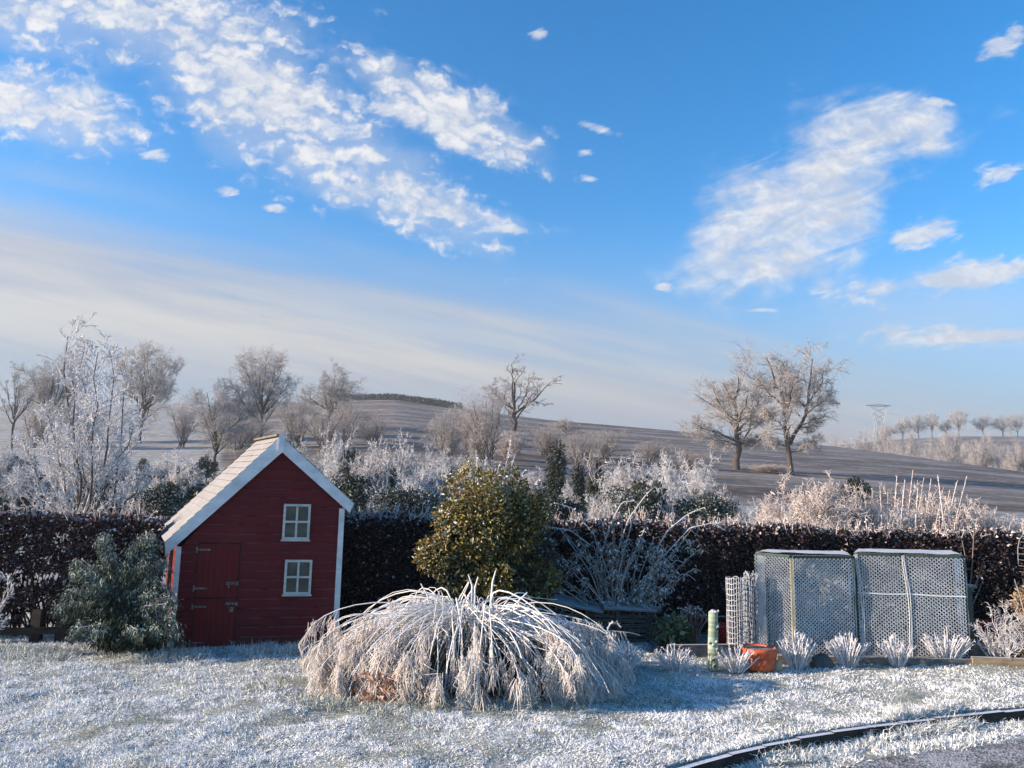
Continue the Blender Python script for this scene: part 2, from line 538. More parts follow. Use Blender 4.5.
def grow(rng, limbs, levels):
    """limbs: [(points, r0, r1)]; each level sprouts children on the one before. Returns [(P, R)] per level."""
    K0 = 9
    P = np.stack([resample(p, K0) for p, _, _ in limbs])
    P[:, 1:-1] += rng.normal(size=P[:, 1:-1].shape) * np.linalg.norm(P[:, -1] - P[:, 0], axis=1)[:, None, None] * 0.012
    R = np.stack([np.linspace(a, b, K0) for _, a, b in limbs])
    out = [(P, R)]
    for lv in levels:
        N, K = P.shape[:2]
        length = np.linalg.norm(np.diff(P, axis=1), axis=2).sum(1)
        n = lv['n']
        idx = np.repeat(np.arange(N), n)
        M = len(idx)
        t = np.tile((np.arange(n) + 0.5) / n, N) + rng.uniform(-.5, .5, M) / n
        t = lv.get('t', (0.25, 1.0))[0] + t * (lv.get('t', (0.25, 1.0))[1] - lv.get('t', (0.25, 1.0))[0])
        t = np.clip(t, 0, 0.999)
        f = t * (K - 1)
        i = np.minimum(f.astype(int), K - 2)
        fr = (f - i)[:, None]
        base = P[idx, i] * (1 - fr) + P[idx, i + 1] * fr
        tg = nrm(P[idx, i + 1] - P[idx, i])
        rb = R[idx, i] * (1 - fr[:, 0]) + R[idx, i + 1] * fr[:, 0]
        perp = nrm(np.cross(tg, rng.normal(size=(M, 3))))
        an = np.radians(rng.uniform(*lv['ang'], M))[:, None]
        d = tg * np.cos(an) + perp * np.sin(an)
        d[:, 2] += lv.get('up', 0.0)
        if 'out' in lv:
            hor = base - lv.get('axis', np.zeros(3))
            hor = nrm(hor * np.array([1, 1, 0]))
            d = d + hor * lv['out']
        d = nrm(d)
        L = length[idx] * rng.uniform(*lv['len'], M) * (1 - lv.get('tip', 0.45) * t)
        L = np.clip(L, lv.get('lmin', 0), lv.get('lmax', 1e9))
        Kc = lv.get('K', 5)
        C = np.empty((M, Kc, 3))
        C[:, 0] = base
        wig, curl = lv.get('wig', 0.18), lv.get('curl', 0.0)
        for k in range(1, Kc):
            d = nrm(d + rng.normal(size=d.shape) * wig + np.array([0, 0, curl]))
            C[:, k] = C[:, k - 1] + d * (L / (Kc - 1))[:, None]
        r0 = np.maximum(rb * lv.get('r', 0.6), lv.get('rmin', 0.001))
        r1 = np.maximum(r0 * 0.35, lv.get('rmin', 0.001) * 0.6)
        RC = r0[:, None] + (r1 - r0)[:, None] * np.linspace(0, 1, Kc)
        out.append((C, RC))
        P, R = C, RC
    return out


def tree_meshes(name, rng, limbs, levels, nthick=2, bark=M_BARK, twig=M_TWIG, sides=(7, 5, 4, 3, 3, 3), tt=(0.25, 0.4, 0.55, 0.65)):
    lv = grow(rng, limbs, levels)
    trunk, crown = MB(), MB()
    for k, (P, R) in enumerate(lv):
        b = trunk if k < nthick else crown
        tone = rng.uniform(-.15, .25, len(P)) + tt[min(k, len(tt) - 1)]
        b.tubes(P, R, sides[min(k, len(sides) - 1)], 0, tone)
    return trunk.mesh('trunk', bark), crown.mesh('crown', twig), lv


def fan_limbs(rng, n, trunk_h, r, spread, reach, lean=0.0, fork=0.5):
    """a trunk and n main limbs fanning from its upper part, tree about 1 unit tall"""
    top = np.array([lean * trunk_h, rng.uniform(-.02, .02), trunk_h])
    limbs = [([(0, 0, -0.04), (lean * .3 * trunk_h, 0, trunk_h * .5), top, top + np.array([lean * .3, 0.02, reach * 0.75])], r, r * 0.25)]
    for k in range(n):
        az = 2 * math.pi * (k + rng.uniform(-.3, .3)) / n
        an = math.radians(rng.uniform(*spread))
        h = trunk_h * rng.uniform(fork, 1.15)
        st = np.array([lean * h, 0, h])
        d = np.array([math.cos(az) * math.sin(an), math.sin(az) * math.sin(an), math.cos(an)])
        ln = reach * rng.uniform(.75, 1.05)
        mid = st + d * ln * 0.5 + np.array([0, 0, -0.02])
        limbs.append(([st, mid, st + d * ln + np.array([0, 0, .07 * ln])], r * rng.uniform(.4, .6), r * 0.12))
    return limbs


CROWN_LV = [dict(n=8, ang=(28, 65), len=(.38, .68), up=.12, K=6, wig=.17, r=.5, t=(.2, 1), tip=.35),
            dict(n=6, ang=(28, 70), len=(.42, .72), up=.06, K=5, wig=.2, r=.5, rmin=.0019, t=(.15, 1), tip=.35),
            dict(n=5, ang=(30, 70), len=(.48, .82), up=.02, K=4, wig=.22, r=.55, rmin=.0013, lmin=.03, t=(.1, 1), tip=.3),
            dict(n=3, ang=(25, 70), len=(.5, .9), K=3, wig=.25, r=.7, rmin=.0010, lmin=.028, t=(.15, 1), tip=.3)]

TEMPL = {}


def template(key, limbs, levels=CROWN_LV, seed=1, **kw):
    rng = np.random.default_rng(seed)
    tm, cm, lv = tree_meshes(key, rng, limbs(rng) if callable(limbs) else limbs, levels, **kw)
    allp = np.concatenate([p.reshape(-1, 3) for p, _ in lv])
    TEMPL[key] = (tm, cm, np.percentile(allp[:, 2], 99.8), max(abs(np.percentile(allp[:, 0], 0.5)), np.percentile(allp[:, 0], 99.5)))


def put_tree(key, name, label, cat, base, height, width=None, rz=0.0, group=None):
    tm, cm, h, w = TEMPL[key]
    s = height / h
    sx = s if width is None else width / 2 / w
    o = thing(name, label, cat, base, group, rz)
    o.scale = (sx, sx, s)
    link('trunk', tm, o)
    link('crown', cm, o)
    return o


def leaf_cloud(rng, centre, radii, n, lumps=14, lump_r=(0.25, 0.45), shell=0.5, floor=None):
    """leaf places on a lumpy crown: points, outward directions, how far out they sit (0 inner .. 1 outermost)"""
    centre, radii = np.array(centre, float), np.array(radii, float)
    u = nrm(rng.normal(size=(lumps, 3)))
    lc = u * rng.uniform(0.3, 0.78, (lumps, 1))
    lr = rng.uniform(*lump_r, lumps)
    w = lr ** 2
    k = rng.choice(lumps, n, p=w / w.sum())
    dd = nrm(rng.normal(size=(n, 3)))
    rr = rng.uniform(shell, 1.0, n) ** 0.7
    p = lc[k] + dd * (lr[k] * rr)[:, None]
    # how deep inside the other lumps
    depth = np.full(n, 9.0)
    for c, r in zip(lc, lr):
        depth = np.minimum(depth, np.linalg.norm(p - c, axis=1) / r)
    P = centre + p * radii
    if floor is not None:
        ok = P[:, 2] > floor
        P, dd, depth = P[ok], dd[ok], depth[ok]
    return P, dd, np.clip(depth, 0, 1)

# ================================================================== LAND
# skyline of the field hill as read from the picture: column, row, distance
HILL = np.array([(-700, 404, 330), (-200, 404, 330), (0, 406, 330), (170, 404, 330), (290, 402, 320), (345, 399, 310), (395, 399, 300),
                 (455, 408, 290), (550, 420, 280), (700, 433, 260), (840, 447, 235), (930, 459, 205), (1024, 472, 180), (1150, 484, 160), (1700, 490, 150)], float)
_hp = [at(c, r, d) for c, r, d in HILL]
HA = np.array([p.x / p.y for p in _hp])
HZ = np.array([p.z for p in _hp])
FAR_A = np.array([at(c, 400, 100).x / 100 for c in (700, 800, 880, 950, 1024, 1150, 1400, 1700)])
FAR_Z = np.array([0] + [at(c, r, 560).z for c, r in ((800, 450), (880, 441), (950, 437), (1024, 437), (1150, 440), (1400, 446), (1700, 460))])
LAWN_Z = -0.16        # the field beyond lies a little lower than the lawn


def land(x, y):
    x, y = np.asarray(x, float), np.asarray(y, float)
    A = x / np.maximum(y, 30.0)
    yc = np.interp(A, HA, HILL[:, 2])
    zc = np.interp(A, HA, HZ) - LAWN_Z
    t = np.clip((y - 30) / (yc - 30), 0, 1)
    up = zc * t ** 1.25
    over = np.clip(y - yc, 0, 600)
    z = np.where(y > yc, zc - np.minimum(over * 0.10, 14 + 0 * over) * np.clip(over / 60, 0, 1), up)
    fz = np.interp(A, FAR_A, FAR_Z)
    bell = np.exp(-((y - 560) / 130.0) ** 2)
    z = np.where(y > yc, np.maximum(z, fz * bell), z)
    z = z + (vnoise(x, y, 0.02, 2) - 0.5) * np.clip((y - 40) / 60, 0, 1) * 0.9 * np.clip((yc - y) / 60, 0, 1)
    return z + LAWN_Z


def land_pt(px, py, Y):
    p = at(px, py, Y)
    return Vector((p.x, Y, float(land(p.x, Y))))


def grid_mesh(name, xs, ys, zf, mats, smooth=True):
    X, Y = np.meshgrid(xs, ys)
    Z = zf(X, Y)
    b = MB()
    idx = np.arange(X.size).reshape(X.shape)
    q = np.stack([idx[:-1, :-1], idx[:-1, 1:], idx[1:, 1:], idx[1:, :-1]], -1).reshape(-1, 4)
    b.add(np.stack([X, Y, Z], -1), q, 0, 0.5, smooth)
    return b.build(name, mats)


def b_field(T):
    g = T.n('ShaderNodeNewGeometry')
    pos = g.outputs['Position']
    wv = T.noise(pos, 0.02, 3, 0.5)
    warp = T.n('ShaderNodeVectorMath', _operation='ADD', i0=pos, i1=T.comb(0.0, T.m('MULTIPLY', wv, 22), 0.0))
    mp = T.n('ShaderNodeMapping', Vector=warp.outputs[0], Scale=(0.016, 0.07, 0.0), Rotation=(0, 0, 0.06))
    band = T.noise(mp.outputs[0], 1.0, 5, 0.6, 0.4)
    mp2 = T.n('ShaderNodeMapping', Vector=warp.outputs[0], Scale=(0.12, 0.42, 0.3))
    fine = T.noise(mp2.outputs[0], 1.0, 7, 0.72)
    blot = T.noise(pos, 0.03, 4, 0.6)
    clod = T.noise(pos, 0.9, 5, 0.7)
    c = T.mix(T.step(band, 0.3, 0.7), (0.066, 0.054, 0.047), (0.160, 0.134, 0.114))
    fr = T.m('ADD', T.m('MULTIPLY', fine, 0.8), T.m('ADD', T.m('MULTIPLY', band, 0.35), T.m('MULTIPLY', clod, 0.5)))
    c = T.mix(T.m('MULTIPLY', T.step(fr, 0.76, 1.0), 0.6), c, (0.42, 0.415, 0.42))
    # the grass field on the left and the rough ground behind the garden are partly white over
    sp = T.n('ShaderNodeSeparateXYZ', Vector=pos)
    az = T.m('DIVIDE', sp.outputs[0], T.m('MAXIMUM', sp.outputs[1], 20.0))
    az = T.m('ADD', az, T.m('MULTIPLY', T.m('SUBTRACT', blot, 0.5), 0.05))
    gl = T.m('MAXIMUM', T.step(az, -0.365, -0.375), T.step(T.m('ADD', sp.outputs[1], T.m('MULTIPLY', blot, 50)), 88, 74))
    gn = T.m('ADD', T.m('MULTIPLY', clod, 0.5), T.m('MULTIPLY', fine, 0.5))
    gc = T.mix(T.step(gn, 0.35, 0.62), (0.13, 0.125, 0.095), (0.38, 0.39, 0.40))
    c = T.mix(gl, c, gc)
    return {'Base Color': c, 'Roughness': 0.95, 'Specular IOR Level': 0.1, 'bump': (fine, 0.5, 0.5)}


M_FIELD = principled('frosted field', b_field)
xs = np.unique(np.concatenate([np.linspace(-950, -250, 50), np.linspace(-250, 250, 170), np.linspace(250, 950, 50)]))
ys = np.unique(np.concatenate([np.linspace(-80, 24, 14), np.linspace(24, 380, 170), np.linspace(380, 920, 70)]))
tag(grid_mesh('ground', xs, ys, land, M_FIELD), kind='structure')

# ---- lawn, kerb and drive
KERB_PX = [(560, 800), (640, 778.5), (695.5, 762.6), (763, 745), (820, 733), (901.7, 721), (940, 716.5), (972.8, 712.6), (1024, 708.6), (1120, 702), (1300, 690)]
KERB = np.array([ground(a, b)[:2] for a, b in KERB_PX])


def kerb_y(x):
    return np.interp(x, KERB[:, 0], KERB[:, 1])


def kerb_off(x, y):
    """how far on the lawn side of the kerb (negative: on the drive)"""
    yk = np.where(x < KERB[0, 0], KERB[0, 1] - (KERB[0, 0] - x) * 0.9, kerb_y(x))
    return (y - yk) * 0.8


def lawn_z(x, y):
    b = (vnoise(x, y, 1.7, 3) - 0.5) * 0.075 + (vnoise(x, y, 5.5, 2) - 0.5) * 0.022 + (vnoise(x, y, 0.35, 2) - 0.5) * 0.08
    b = b * np.clip(kerb_off(x, y) / 0.3, 0, 1)
    o = kerb_off(x, y)
    return np.where(o < 0.05, -0.085 + 0.02 * (vnoise(x, y, 3, 2) - .5), b)


def b_lawn(T):
    g = T.n('ShaderNodeNewGeometry')
    pos = g.outputs['Position']
    a, f = T.noise(pos, 3.0, 4, 0.6), T.noise(pos, 45, 4, 0.7)
    c = T.mix(T.step(f, 0.3, 0.7), (0.17, 0.18, 0.13), (0.52, 0.55, 0.56))
    c = T.mix(T.m('MULTIPLY', T.step(a, 0.55, 0.75), 0.6), c, (0.20, 0.20, 0.13))
    return {'Base Color': c, 'Roughness': 0.95, 'Specular IOR Level': 0.1, 'bump': (f, 0.8, 0.03)}


M_LAWN = principled('frosted turf', b_lawn)
tag(grid_mesh('lawn', np.arange(-15, 15.01, 0.07), np.concatenate([np.arange(0.3, 9.5, 0.06), np.arange(9.5, 13.5, 0.2)]), lawn_z, M_LAWN), kind='structure')


def b_drive(T):
    g = T.n('ShaderNodeNewGeometry')
    pos = g.outputs['Position']
    v = T.n('ShaderNodeTexVoronoi', Vector=pos, Scale=70.0)
    n = T.noise(pos, 2.2, 4, 0.6)
    sp = T.n('ShaderNodeSeparateColor', Color=v.outputs['Color'])
    c = T.mix(sp.outputs[0], (0.055, 0.052, 0.05), (0.17, 0.16, 0.155))
    c = T.mix(T.m('MULTIPLY', T.step(T.m('ADD', n, T.m('MULTIPLY', sp.outputs[1], 0.35)), 0.58, 0.92), 0.75), c, (0.50, 0.51, 0.53))
    return {'Base Color': c, 'Roughness': 0.9, 'Specular IOR Level': 0.2, 'bump': (v.outputs['Distance'], 0.6, 0.01)}


M_DRIVE = principled('frosted gravel', b_drive)
dv = MB()
gx = np.linspace(0.2, 9.0, 90)
o1 = np.stack([gx, kerb_y(gx) - 0.10, np.full_like(gx, -0.105)], 1)
o2 = np.stack([gx, np.full_like(gx, -2.0), np.full_like(gx, -0.105)], 1)
o1[:, 1] = np.minimum(o1[:, 1] - 0.28 - 0.25 * vnoise(gx, gx * 0, 1.3, 3), 9)
dv.add(np.concatenate([o1, o2]), np.array([(i, i + 90, i + 91, i + 1) for i in range(89)]))
dr = dv.build('driveway', M_DRIVE)
dr.location.z = 0.038
tag(dr, kind='structure')

# kerb: narrow edging boards of dark wet timber along the lawn, broken by a tuft of grass
M_KERB = wood_mat('dark edging board', (0.022, 0.020, 0.019), (0.05, 0.046, 0.042), (6, 6, 30), 0.8, frost=0.75, spec=0.15)
kx = KERB
for j in range(1):
    pts = [(c_, r_) for c_, r_ in zip(np.arange(560, 1301, 34.0), np.interp(np.arange(560, 1301, 34.0), [q[0] for q in KERB_PX], [q[1] for q in KERB_PX]))]
    k = MB()
    rr = np.random.default_rng(3 + j)
    for p, q in zip(pts[:-1], pts[1:]):
        A_, B_ = ground(*p), ground(*q)
        h0, h1 = rr.uniform(-.006, .008, 2)
        k.bar((A_.x, A_.y, -0.088 + h0), (B_.x, B_.y, -0.088 + h1), 0.04 + rr.uniform(0, .006), 0.16)
    ko = k.build('kerb', M_KERB)
    tag(ko, kind='structure')

# ---- grass blades of the frosted lawn
rng = np.random.default_rng(5)
M_GRASS = tone_mat('frosted grass blade', [(0.0, (0.10, 0.11, 0.06)), (0.3, (0.34, 0.36, 0.28)), (0.6, (0.74, 0.765, 0.78)), (1.0, (0.92, 0.93, 0.95))], 0.75, 0.25, 0.12, jitter=0.02)


def scatter_grass(n, depth_pow, rng):
    # more blades where the lawn is near: pick by picture area
    u = rng.random(n)
    y = 1 / (1 / 3.9 + (1 / 10.6 - 1 / 3.9) * u ** depth_pow)
    A = rng.uniform(-0.78, 0.78, n)
    return A * y, y


gm = MB()
N = 560000
gxx, gyy = scatter_grass(N, 1.0, rng)
ko_ = kerb_off(gxx, gyy)
clump = vnoise(gxx, gyy, 2.6, 3)
clump2 = vnoise(gxx + 50, gyy, 9.0, 2)
keep = (ko_ > 0.0) | ((ko_ > -0.62 + 0.5 * vnoise(gxx, gyy, 2.0, 3)) & (rng.random(N) < 0.55))
keep &= rng.random(N) < np.clip(0.35 + 1.6 * (clump2 - .25), 0.15, 1)
gxx, gyy, clump, clump2, ko_ = gxx[keep], gyy[keep], clump[keep], clump2[keep], ko_[keep]
n = len(gxx)
C = np.stack([gxx, gyy, lawn_z(gxx, gyy) - 0.006], 1)
lean = rng.normal(size=(n, 3)) * 0.6
lean[:, 2] = 1.0
cl_dir = np.stack([vnoise(gxx, gyy + 90, 5, 2) - .5, vnoise(gxx + 30, gyy, 5, 2) - .5, np.zeros(n)], 1) * 5
D = nrm(lean + cl_dir)
L = rng.uniform(0.014, 0.038, n) * (0.45 + 1.25 * clump) * (0.8 + 0.06 * gyy)
L = np.where((ko_ < 0.12) & (rng.random(n) < .5), L * 1.35, L)
tone = np.clip(0.66 + rng.normal(0, .14, n) + (clump2 - .5) * 0.5 - np.where(clump < .42, (0.42 - clump) * 2.4, 0), 0, 1)
W = rng.uniform(0.0013, 0.0028, n) * (0.5 + gyy / 8)
bend = np.concatenate([rng.normal(size=(n, 2)) * 0.9, rng.uniform(-1.0, 0.1, (n, 1))], 1)
gm.blades(C, D, L, W, bend, 0, tone, rng)
# rank tufts along the house, the hedge foot and in the break of the kerb
def tufts(cx, cy, r, n, l0, l1, tone0):
    a, q = rng.uniform(0, 2 * math.pi, n), r * np.sqrt(rng.random(n))
    x, y = cx + np.cos(a) * q, cy + np.sin(a) * q
    C = np.stack([x, y, lawn_z(x, y) - 0.01], 1)
    D = np.stack([np.cos(a) * 0.7 * q / r, np.sin(a) * 0.7 * q / r, np.ones(n)], 1) + rng.normal(size=(n, 3)) * .35
    gm.blades(C, D, rng.uniform(l0, l1, n), rng.uniform(.002, .0042, n), np.concatenate([rng.normal(size=(n, 2)) * .8, rng.uniform(-1.4, -.2, (n, 1))], 1), 0,
              np.clip(tone0 + rng.normal(0, .16, n), 0, 1), rng)


for px in np.arange(238, 325, 8):
    g_ = ground(px + rng.uniform(-3, 3), 651 + rng.uniform(-2, 4))
    tufts(g_.x, g_.y, 0.10, 130, .06, .17, .5)
for px in np.concatenate([np.arange(-20, 70, 12), np.arange(120, 195, 9)]):
    g_ = ground(px, 655 + rng.uniform(-5, 6))
    tufts(g_.x, g_.y, 0.16, 150, .06, .15, .45)
for px, py in ((905, 719), (918, 718), (930, 717), (943, 715.5), (955, 714), (770, 748), (880, 727), (797, 746), (912, 712), (938, 708)):
    g_ = ground(px, py)
    tufts(g_.x, g_.y, 0.09, 200, .06, .16, .55)
for px in np.arange(690, 1050, 5.5):
    py = np.interp(px, [q[0] for q in KERB_PX], [q[1] for q in KERB_PX])
    g_ = ground(px + rng.uniform(-3, 3), py + rng.uniform(13, 19), -.08)
    tufts(g_.x, g_.y, 0.06, 26, .03, .085, .62)
    g_ = ground(px + rng.uniform(-3, 3), py - rng.uniform(0, 3))
    tufts(g_.x, g_.y + .05, 0.05, 22, .03, .07, .6)
for px in np.arange(896, 972, 4):
    py = np.interp(px, [q[0] for q in KERB_PX], [q[1] for q in KERB_PX])
    for dy in (7, 12):
        g_ = ground(px + rng.uniform(-3, 3), py + dy + rng.uniform(-2, 2), -.06)
        tufts(g_.x, g_.y, 0.07, 70, .07, .15, .52)
for px in np.arange(775, 1010, 17):
    g_ = ground(px, 736 - (px - 775) * 0.075 + rng.uniform(4, 14))
    tufts(g_.x, g_.y, 0.12, 110, .05, .11, .6)
for px, py in ((270, 690), (310, 705), (655, 698), (620, 700), (560, 707), (345, 706), (420, 710), (500, 711), (380, 716)):
    g_ = ground(px, py)
    tufts(g_.x, g_.y, 0.2, 220, .05, .12, .32)
tag(gm.build('frosted_grass', M_GRASS), kind='stuff')

# ================================================================== PLAYHOUSE
A13, A28 = math.radians(13), math.radians(27)
U = np.array([math.cos(A13), math.sin(A13), 0.0])            # along the front, to the right
Wd = np.array([-math.sin(A28), math.cos(A28), 0.0])          # depth
NF = np.array([math.sin(A13), -math.cos(A13), 0.0])          # out of the front
HO = np.array(ground(174, 648.5, 0.0))
HD = 1.55


def fp(px, py):
    """a place on the front wall: (metres along it, height)"""
    d = np.array(pix_dir(px, py))
    o = np.array([0, 0, CAM_H])
    t = np.dot(HO - o, NF) / np.dot(d, NF)
    p = o + d * t - HO
    return float(np.dot(p, U)), float(p[2])


def hw(s_, z, out=0.0, depth=0.0):
    return HO + U * s_ + np.array([0, 0, z]) + NF * out + Wd * depth


def b_redwood(T):
    tc = T.n('ShaderNodeTexCoord')
    mp = T.n('ShaderNodeMapping', Vector=tc.outputs['Object'], Scale=(2.5, 2.5, 45))
    n1 = T.noise(mp.outputs[0], 1, 5, 0.65)
    n2 = T.noise(tc.outputs['Object'], 3.2, 5, 0.6)
    n3 = T.noise(tc.outputs['Object'], 24, 3, 0.6)
    c = T.mix(T.step(n1, 0.3, 0.75), (0.088, 0.005, 0.009), (0.125, 0.009, 0.013))
    c = T.mix(T.m('MULTIPLY', T.step(n2, 0.5, 0.72), 0.6), c, (0.058, 0.006, 0.010))
    c = T.mix(T.m('MULTIPLY', T.step(n3, 0.68, 0.8), 0.35), c, (0.25, 0.10, 0.10))
    po = T.n('ShaderNodeSeparateXYZ', Vector=tc.outputs['Object'])
    splash = T.m('MULTIPLY', T.step(T.m('ADD', po.outputs[2], T.m('MULTIPLY', T.noise(tc.outputs['Object'], 6, 4), 0.35)), 0.34, 0.12), 0.55)
    c = T.mix(splash, c, (0.060, 0.030, 0.026))
    fade = T.noise(tc.outputs['Object'], 1.1, 4, 0.6)
    c = T.mix(T.m('MULTIPLY', T.step(fade, 0.52, 0.72), 0.30), c, (0.17, 0.030, 0.032))
    g = T.n('ShaderNodeNewGeometry')
    sp = T.n('ShaderNodeSeparateXYZ', Vector=g.outputs['True Normal'])
    f = T.m('MULTIPLY', T.step(sp.outputs[2], 0.3, 0.6), T.step(T.noise(tc.outputs['Object'], 9, 3), 0.25, 0.6))
    c = T.mix(T.m('MULTIPLY', f, 0.26), c, (0.36, 0.22, 0.24))
    return {'Base Color': c, 'Roughness': 0.62, 'Specular IOR Level': 0.22, 'bump': (n1, 0.2, 0.004)}


M_RED = principled('dark red painted boards', b_redwood)
M_REDDOOR = wood_mat('red painted door', (0.098, 0.005, 0.008), (0.132, 0.008, 0.012), (40, 40, 2.5), 0.6, bumpk=0.2, spec=0.22)
M_WHITE = wood_mat('weathered white paint', (0.50, 0.53, 0.56), (0.66, 0.68, 0.70), (6, 6, 12), 0.6, frost=0.5, bumpk=0.15)
M_SHINGLE = wood_mat('frosted roof boards', (0.12, 0.108, 0.098), (0.215, 0.195, 0.182), (7, 7, 7), 0.85, frost=0.2, bumpk=0.4, spec=0.1)
M_DARK = wood_mat('dark damp timber', (0.02, 0.018, 0.017), (0.045, 0.04, 0.036), (6, 6, 30), 0.85, spec=0.1)
M_FRAME = wood_mat('window frame paint', (0.36, 0.37, 0.36), (0.50, 0.51, 0.50), (8, 8, 30), 0.6)
M_PANE = principled('window pane', lambda T: {'Base Color': T.mix(T.step(T.noise(T.n('ShaderNodeTexCoord').outputs['Object'], 5, 4), 0.35, 0.7), (0.028, 0.042, 0.038), (0.085, 0.105, 0.095)),
                                             'Roughness': 0.10, 'Specular IOR Level': 0.5})
M_STEEL = principled('dull galvanised steel', lambda T: {'Base Color': T.mix(T.step(T.noise(T.n('ShaderNodeTexCoord').outputs['Object'], 60, 3), 0.4, 0.7), (0.07, 0.062, 0.06), (0.24, 0.22, 0.215)),
                                                          'Roughness': 0.5, 'Metallic': 0.5})

house = thing('playhouse', 'dark red wooden playhouse with white trim and a two-part stable door', 'playhouse', tuple(HO))
HINV = -HO


def hb(b, name, mats, parent=house):
    for k in range(len(b.v)):
        b.v[k] = (b.v[k] - HO.astype(np.float32))
    return b.build(name, mats, parent)


sL, sR = fp(175.5, 600)[0], fp(338, 600)[0]
zEL, zER = fp(177, 553)[1], fp(342, 512)[1]
sPk, zPk = fp(281, 446)
zPk = max(zPk, zEL + 0.5) + 0.05
zEL, zER = zEL + 0.05, zER + 0.05


def lims(z):
    """left and right end of the front wall at height z"""
    l = sL if z <= zEL else sL + (sPk - sL) * (z - zEL) / (zPk - zEL)
    r = sR if z <= zER else sR - (sR - sPk) * (z - zER) / (zPk - zER)
    return l, r


BH = 0.099
wall = MB()


def board(b, P, l0, r0, l1, r1, z0, z1, thick=0.016, cham=0.014):
    """one shiplap board: P(s,z,out) places it; upper edge chamfered back"""
    zc = z1 - cham
    lc = l0 + (l1 - l0) * (zc - z0) / (z1 - z0)
    rc = r0 + (r1 - r0) * (zc - z0) / (z1 - z0)
    V = [P(l0, z0, 0), P(r0, z0, 0), P(r0, z0, thick), P(l0, z0, thick), P(rc, zc, thick), P(lc, zc, thick), P(r1, z1, 0.001), P(l1, z1, 0.001)]
    b.add(np.array(V), [(3, 2, 4, 5), (5, 4, 6, 7), (0, 1, 2, 3), (0, 3, 5, 7), (1, 6, 4, 2)])


z = 0.015
while z < zPk - 0.02:
    z1 = min(z + BH, zPk - 0.005)
    l0, r0 = lims(z)
    l1, r1 = lims(z1)
    board(wall, lambda s_, zz, o: hw(s_, zz, o), l0, r0, l1, r1, z, z1)
    z = z1
# sides and back of the box, boarded the same way
nl = np.array([-math.cos(A28), -math.sin(A28), 0])
for s0, zt, nn in ((sL, zEL, nl), (sR, zER, -nl)):
    z = 0.015
    while z < zt:
        z1 = min(z + BH, zt)
        board(wall, lambda q, zz, o: HO + U * s0 + Wd * q + np.array([0, 0, zz]) + nn * o, *((0, HD, 0, HD) if nn is not nl else (HD, 0, HD, 0)), z, z1)
        z = z1
wall.add(np.array([hw(sL, 0, depth=HD), hw(sR, 0, depth=HD), hw(sR, zER, depth=HD), hw(sPk, zPk, depth=HD), hw(sL, zEL, depth=HD)]), [(0, 1, 2, 3, 4)])
# backing sheet behind the front boards
wall.add(np.array([hw(sL, 0, -.004), hw(sR, 0, -.004), hw(sR, zER, -.004), hw(sPk, zPk, -.004), hw(sL, zEL, -.004)]), [(0, 1, 2, 3, 4)])
hb(wall, 'wall', M_RED)

# roof: two slabs with rows of boards; barge boards in front
bt = dict(LT=fp(166, 542), PK=fp(281.5, 436.5), RT=fp(354, 503.5), LB=fp(167, 554.5), PB=fp(282.5, 452.5), RB=fp(349.5, 512.5))
OVF, OVB = 0.07, 0.10
roof = MB()
for e, p, nrow in ((bt['LT'], bt['PK'], 16), (bt['RT'], bt['PK'], 11)):
    e, p = np.array(e), np.array(p)
    sl = (p - e) / np.linalg.norm(p - e)
    up = np.array([-sl[1], sl[0]]) if sl[0] > 0 else np.array([sl[1], -sl[0]])
    for k in range(nrow):
        a, c = e + (p - e) * k / nrow, e + (p - e) * (k + 1.0) / nrow
        lo = a - up * 0.030
        q = [a + up * 0.010, c + up * 0.001, c - up * 0.03, a - up * 0.03]
        rise = 0.045
        fr_ = [hw(v[0], v[1], OVF - 0.021) for v in q]
        bk = [hw(v[0], v[1] + rise, 0, HD + OVB) for v in q]
        roof.add(np.array(fr_ + bk), [(0, 3, 2, 1), (4, 5, 6, 7), (0, 1, 5, 4), (1, 2, 6, 5), (2, 3, 7, 6), (3, 0, 4, 7)], 0, 0.5)
rf = hb(roof, 'roof', M_SHINGLE)
cap = MB()
pk = bt['PK']
cap.bar(hw(pk[0], pk[1] + .012, OVF - .022), hw(pk[0], pk[1] + 0.057, 0, HD + OVB), 0.10, 0.022)
cap_o = hb(cap, 'ridge_board', M_SHINGLE, rf)
bb = MB()
for k, (x0, x1, y1, y0) in enumerate((('LT', 'PK', 'PB', 'LB'), ('RT', 'PK', 'PB', 'RB'))):
    q = [bt[x0], bt[x1], bt[y1], bt[y0]]
    f_ = [hw(v[0], v[1], OVF + 0.004) for v in q]
    g_ = [hw(v[0], v[1], OVF - 0.020) for v in q]
    b_ = MB().add(np.array(f_ + g_), [(3, 2, 1, 0) if k else (0, 1, 2, 3), (4, 7, 6, 5), (0, 4, 5, 1), (1, 5, 6, 2), (2, 6, 7, 3), (3, 7, 4, 0)])
    hb(b_, 'barge_board', M_WHITE)
    # the dark barge board at the back of the roof
    q2 = [bt[x0], bt[x1], bt[y1], bt[y0]]
    f2 = [hw(v[0], v[1] + 0.062, 0, HD + OVB + 0.002) for v in q2]
    g2 = [hw(v[0], v[1] + 0.062, 0, HD + OVB + 0.027) for v in q2]
    b2 = MB().add(np.array(f2 + g2), [(0, 1, 2, 3), (4, 7, 6, 5), (0, 4, 5, 1), (1, 5, 6, 2), (2, 6, 7, 3), (3, 7, 4, 0)])
    hb(b2, 'rear_barge_board', M_DARK)
fa, fb = fp(279.8, 434), fp(284.6, 454)
fin = MB()
mid = (fa[0] + fb[0]) / 2
w2 = abs(fb[0] - fa[0]) / 2
